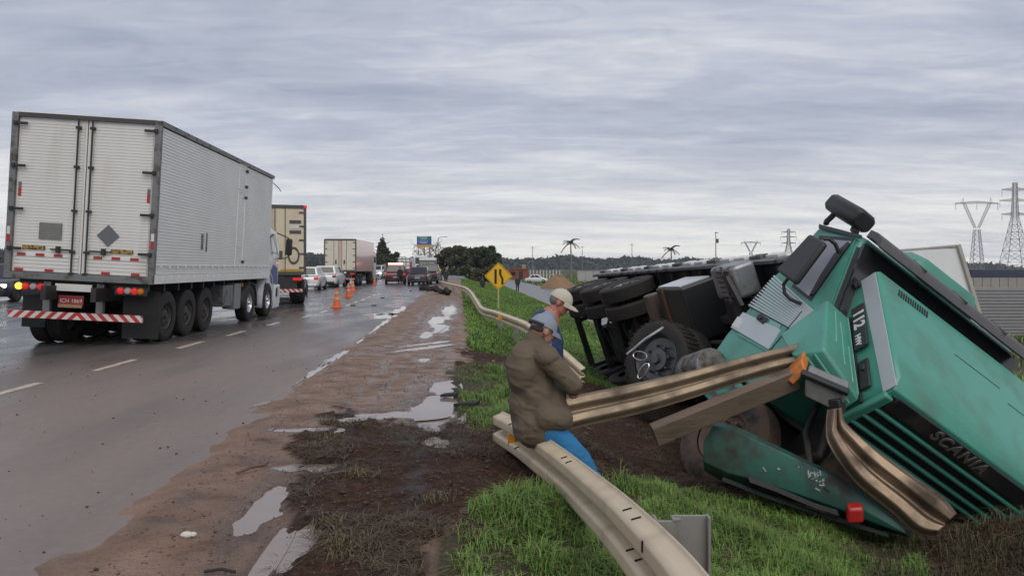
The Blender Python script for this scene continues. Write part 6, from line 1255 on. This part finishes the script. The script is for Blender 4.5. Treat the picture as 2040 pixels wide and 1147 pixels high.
ridge('hill', 'dark wooded ridge along the horizon behind the palms', [(940, 512), (1000, 513), (1060, 511), (1100, 515), (1150, 510), (1200, 512), (1260, 511), (1300, 514), (1400, 516), (1480, 520), (1600, 520), (1800, 524), (2100, 528)], 900, 160, HILL, 9000, 5.0)
ridge('hill', 'dark wooded ridge at the horizon behind the queue of trucks', [(-260, 490), (-60, 488), (20, 494), (120, 500), (300, 505), (520, 500), (605, 499), (650, 502), (720, 512), (800, 516), (950, 522)], 620, 120, HILL, 9000, 3.4)
ridge('hill', 'lower green tree belt beyond the opposite lanes', [(-260, 510), (-40, 512), (60, 516), (300, 520), (560, 520), (640, 519), (700, 524), (760, 527)], 330, 50, leaf_mat('belt_foliage', (.018, .03, .014), (.06, .075, .03)), 5000, 1.8)
# ================================================================ background buildings, heap, pylons
def background():
    b = P(1106, 578, 92); n = 40; V = []; F = []; rr = np.linspace(0, 1, 14)
    for i, r in enumerate(rr):
        for k in range(n):
            a = 2*math.pi*k/n; h = 1.75*max(0, (1-r**1.6))*(1+.22*float(fbm(np.array(math.cos(a)*1.7+3), np.array(math.sin(a)*1.7+r), 3))); V.append((math.cos(a)*r*2.35*(1+.12*math.sin(3*a)), math.sin(a)*r*2.2, h-.05+.06*float(fbm(np.array(math.cos(a)*r*6), np.array(math.sin(a)*r*6), 3))))
    for i in range(13):
        for k in range(n): F.append((i*n+k, i*n+(k+1) % n, (i+1)*n+(k+1) % n, (i+1)*n+k))
    o = link('earth_heap', fast_mesh('earth_heap', V, None, F), [mat('orange_earth', (.24, .15, .085), .9, var=.3, vscale=1.5, bump=.4, bscale=6)], None, 60); o.location = (b.x+.6, b.y+2, -1.2); tag(o, 'heap of orange earth beside the side road', 'earth heap')
    # row of white fence posts and a low pale wall
    Y = 178; t = thing('post_fence', 'row of white posts before the far tree line', 'fence', (P(1090, 550, Y).x, Y, -1.3)); x0 = t.location.x; wp = mat('white_post', (.55, .55, .53), .6)
    for k in range(11): q = P(1050+k*6.5, 538, Y); mb = MB(); mb.box((q.x-x0, 0, (q.z+1.3)/2), (.22, .2, q.z+1.3)); mb.build('post', wp, t, None)
    mb = MB(); mb.box((0, .15, 1.1), (P(1115, 0, Y).x-P(1050, 0, Y).x, .06, .1)); mb.build('rail', wp, t, None)
    Y = 150; a, c = P(1150, 540, Y), P(1560, 540, Y); t = thing('concrete_wall', 'low pale grey panel wall behind the overturned trailer', 'wall', ((a.x+c.x)/2, Y, -1.3)); k = 26; w = (c.x-a.x)/k
    for i in range(k): mb = MB(); mb.box((a.x-t.location.x+w*(i+.5), 0, (a.z+1.3)/2), (w-.06, .12, a.z+1.3+.06*random.random())); mb.build('wall_panel', mat('pale_wall', (.36, .36, .35), .8, var=.12, vscale=.6), t, None)
    Y = 172; p = P(1033, 552, Y); t = thing('brick_hut', 'small red hut with a flat rusty roof near the walking person', 'hut', (p.x, Y, -1.3)); rd = mat('red_brick', (.22, .07, .045), .8, var=.3, vscale=3)
    mb = MB(); mb.box((0, 0, 1.2), (4.4, 3, 2.4)); mb.build('wall', rd, t); mb = MB(); mb.box((0, 0, 2.48), (4.9, 3.4, .16)); mb.build('roof', mat('rust_roof', (.3, .11, .06), .7), t)
    mb = MB(); mb.box((.5, -1.52, .95), (.9, .06, 1.9)); mb.build('door', PLA, t); mb = MB(); mb.box((-1.2, -1.52, 1.4), (1, .06, .8)); mb.build('window', GLS, t); mb = MB(); mb.box((1.2, 0, 2.95), (.9, .9, .9)); mb.build('water_tank', mat('tan_tank', (.34, .22, .12), .7), t, 35, .1)
    # corrugated fence and shed at the right
    Y = 30.; a, c = P(1905, 668, Y), P(2700, 668, Y); zt = P(0, 573, Y).z; t = thing('metal_fence', 'grey corrugated metal fence with concrete panels on top', 'fence', ((a.x+c.x)/2, Y, -1.28)); W = c.x-a.x
    mb = MB(); corrugated(mb, (-W/2, 0, 0), (W, 0, 0), (0, 0, zt+1.28), (0, -1, 0), .125, .05); mb.build('corrugated_sheet', mat('grey_sheet', (.33, .33, .335), .4, .5, var=.1), t, None)
    z2 = P(0, 553, Y).z; k = 46
    for i in range(k): mb = MB(); mb.box((-W/2+W*(i+.5)/k, .05, zt+1.28+(z2-zt)/2), (W/k-.02, .1, z2-zt-.01)); mb.build('concrete_panel', mat('worn_concrete', (.30, .285, .26), .85, var=.25, vscale=2), t, None)
    Y = 95.; a, c = P(1935, 545, Y), P(2420, 545, Y); t = thing('warehouse', 'long low shed with a dark blue roof behind the corrugated fence', 'warehouse', ((a.x+c.x)/2, Y+8, -1.3)); W = c.x-a.x; zr = P(0, 552, Y).z+1.3; z3 = P(0, 537, Y).z+1.3
    mb = MB(); mb.box((0, 0, zr/2), (W-.4, 15.6, zr)); mb.build('wall', mat('shed_wall', (.4, .4, .39), .8), t)
    mb = MB(); mb.box((0, -7.9, (zr+z3)/2), (W, .2, z3-zr)); mb.prism([(-W/2, -7.8, zr), (-W/2, 7.8, zr), (-W/2, 7.8, z3), (-W/2, -7.8, z3-.02)], (W, 0, 0)); mb.build('roof', mat('dark_blue_roof', (.035, .045, .075), .5), t)
    mb = MB(); [mb.box((x, -7.9, z3+.3), (.06, .06, .6)) for x in np.arange(-W/2+.5, W/2, 2.4)]; mb.box((0, -7.9, z3+.55), (W, .05, .05)); mb.build('roof_railing', RIM, t)
background()
LAT = mat('lattice_steel', (.30, .31, .33), .6, .2)
def lattice(mb, a0, b0, a1, b1, n, r, cross=True):
    """two chords a0-a1, b0-b1 with zig-zag bracing"""
    for p, q in ((a0, a1), (b0, b1)): mb.bar(p, q, r*1.4, r*1.4)
    for k in range(n):
        t0, t1 = k/n, (k+1)/n; A0, B0, A1, B1 = a0.lerp(a1, t0), b0.lerp(b1, t0), a0.lerp(a1, t1), b0.lerp(b1, t1)
        mb.bar(A0, B1, r, r)
        if cross: mb.bar(B0, A1, r, r)
        mb.bar(A1, B1, r, r)
def pylon_cat(u, vt, Y, half, label, r=.115, vb=540):
    p = P(u, vt, Y); t = thing('power_pylon', label, 'pylon', (p.x, Y, -1.3)); H = p.z+1.3; w = half; bw = w*.52
    mb = MB()
    for sx in (-1, 1): lattice(mb, Vector((sx*bw*.55, -bw*.3, 0)), Vector((sx*bw*.55, bw*.3, 0)), Vector((sx*bw*.22, -bw*.15, H*.58)), Vector((sx*bw*.22, bw*.15, H*.58)), 9, r)
    lattice(mb, Vector((-bw*.55, -bw*.3, 0)), Vector((bw*.55, -bw*.3, 0)), Vector((-bw*.22, -bw*.15, H*.58)), Vector((bw*.22, -bw*.15, H*.58)), 9, r); mb.build('tower_body', LAT, t, None)
    for sx in (-1, 1):
        mb = MB(); lattice(mb, Vector((sx*bw*.05, 0, H*.6)), Vector((sx*bw*.24, 0, H*.6)), Vector((sx*w*.52, 0, H*.93)), Vector((sx*w*.66, 0, H*.93)), 8, r); mb.build('fork', LAT, t, None)
    mb = MB(); lattice(mb, Vector((-w, 0, H*.92)), Vector((-w, 0, H*.93)), Vector((0, 0, H*.925)), Vector((0, 0, H*.955)), 8, r); lattice(mb, Vector((w, 0, H*.92)), Vector((w, 0, H*.93)), Vector((0, 0, H*.925)), Vector((0, 0, H*.955)), 8, r)
    for sx in (-1, 1): mb.bar((sx*w*.6, 0, H*.93), (sx*w*.62, 0, H), r, r); mb.bar((sx*w*.72, 0, H*.93), (sx*w*.62, 0, H), r, r)
    mb.build('crossbeam', LAT, t, None)
    for x in (-w*.96, 0, w*.96): mb = MB(); mb.bar((x, 0, H*.92), (x, 0, H*.84), r*1.2, r*1.2); mb.build('insulator', LAT, t, None)
def pylon_tall(u, vt, Y, half, label, r=.12):
    p = P(u, vt, Y); t = thing('power_pylon', label, 'pylon', (p.x, Y, -1.3)); H = p.z+1.3; bw = half*.95
    prof = [(0, 1), (.38, .52), (.62, .22), (.78, .17), (1, .13)]; mb = MB()
    for (t0, k0), (t1, k1) in zip(prof[:-1], prof[1:]):
        for q in ((-1, -1, 1, -1), (-1, 1, 1, 1), (-1, -1, -1, 1), (1, -1, 1, 1)):
            lattice(mb, Vector((q[0]*bw*k0, q[1]*bw*k0*.6, H*t0)), Vector((q[2]*bw*k0, q[3]*bw*k0*.6, H*t0)), Vector((q[0]*bw*k1, q[1]*bw*k1*.6, H*t1)), Vector((q[2]*bw*k1, q[3]*bw*k1*.6, H*t1)), 3, r)
    mb.build('tower_body', LAT, t, None)
    for z, L_ in ((.64, .95), (.79, 1.1), (.91, .95)):
        mb = MB()
        for sx in (-1, 1): lattice(mb, Vector((sx*bw*.16, 0, H*z)), Vector((sx*bw*.16, 0, H*(z+.035))), Vector((sx*half*L_*1.0, 0, H*(z+.012))), Vector((sx*half*L_, 0, H*(z+.016))), 5, r); mb.bar((sx*half*L_*.97, 0, H*z), (sx*half*L_*.97, 0, H*(z-.06)), r, r)
        mb.build('crossarm', LAT, t, None)
pylon_cat(1946, 394, 330, 9.6, 'forked lattice pylon next to the tall straight one'); pylon_tall(2022, 364, 330, 6.2, 'tall straight lattice pylon with three pairs of arms')
pylon_cat(1496, 479, 1000, 13, 'faint forked pylon far off above the trailer', .35); pylon_tall(1571, 456, 900, 9, 'faint tall pylon far off beside the green cab', .28)
# ================================================================ air
def haze():
    mb = MB(); mb.box((0, 430, 28), (3400, 1480, 62)); o = mb.build('haze', [], None, None); m = bpy.data.materials.new('haze_air'); m.use_nodes = True; nt = m.node_tree; nt.nodes.clear()
    out = nt.nodes.new('ShaderNodeOutputMaterial'); v = nt.nodes.new('ShaderNodeVolumePrincipled'); v.inputs['Color'].default_value = (.80, .86, .95, 1); v.inputs['Density'].default_value = HAZE; v.inputs['Anisotropy'].default_value = .3
    nt.links.new(v.outputs[0], out.inputs['Volume']); o.data.materials.append(m); tag(o, None, kind='stuff'); return o
HAZE = 0.00022
if HAZE: haze()
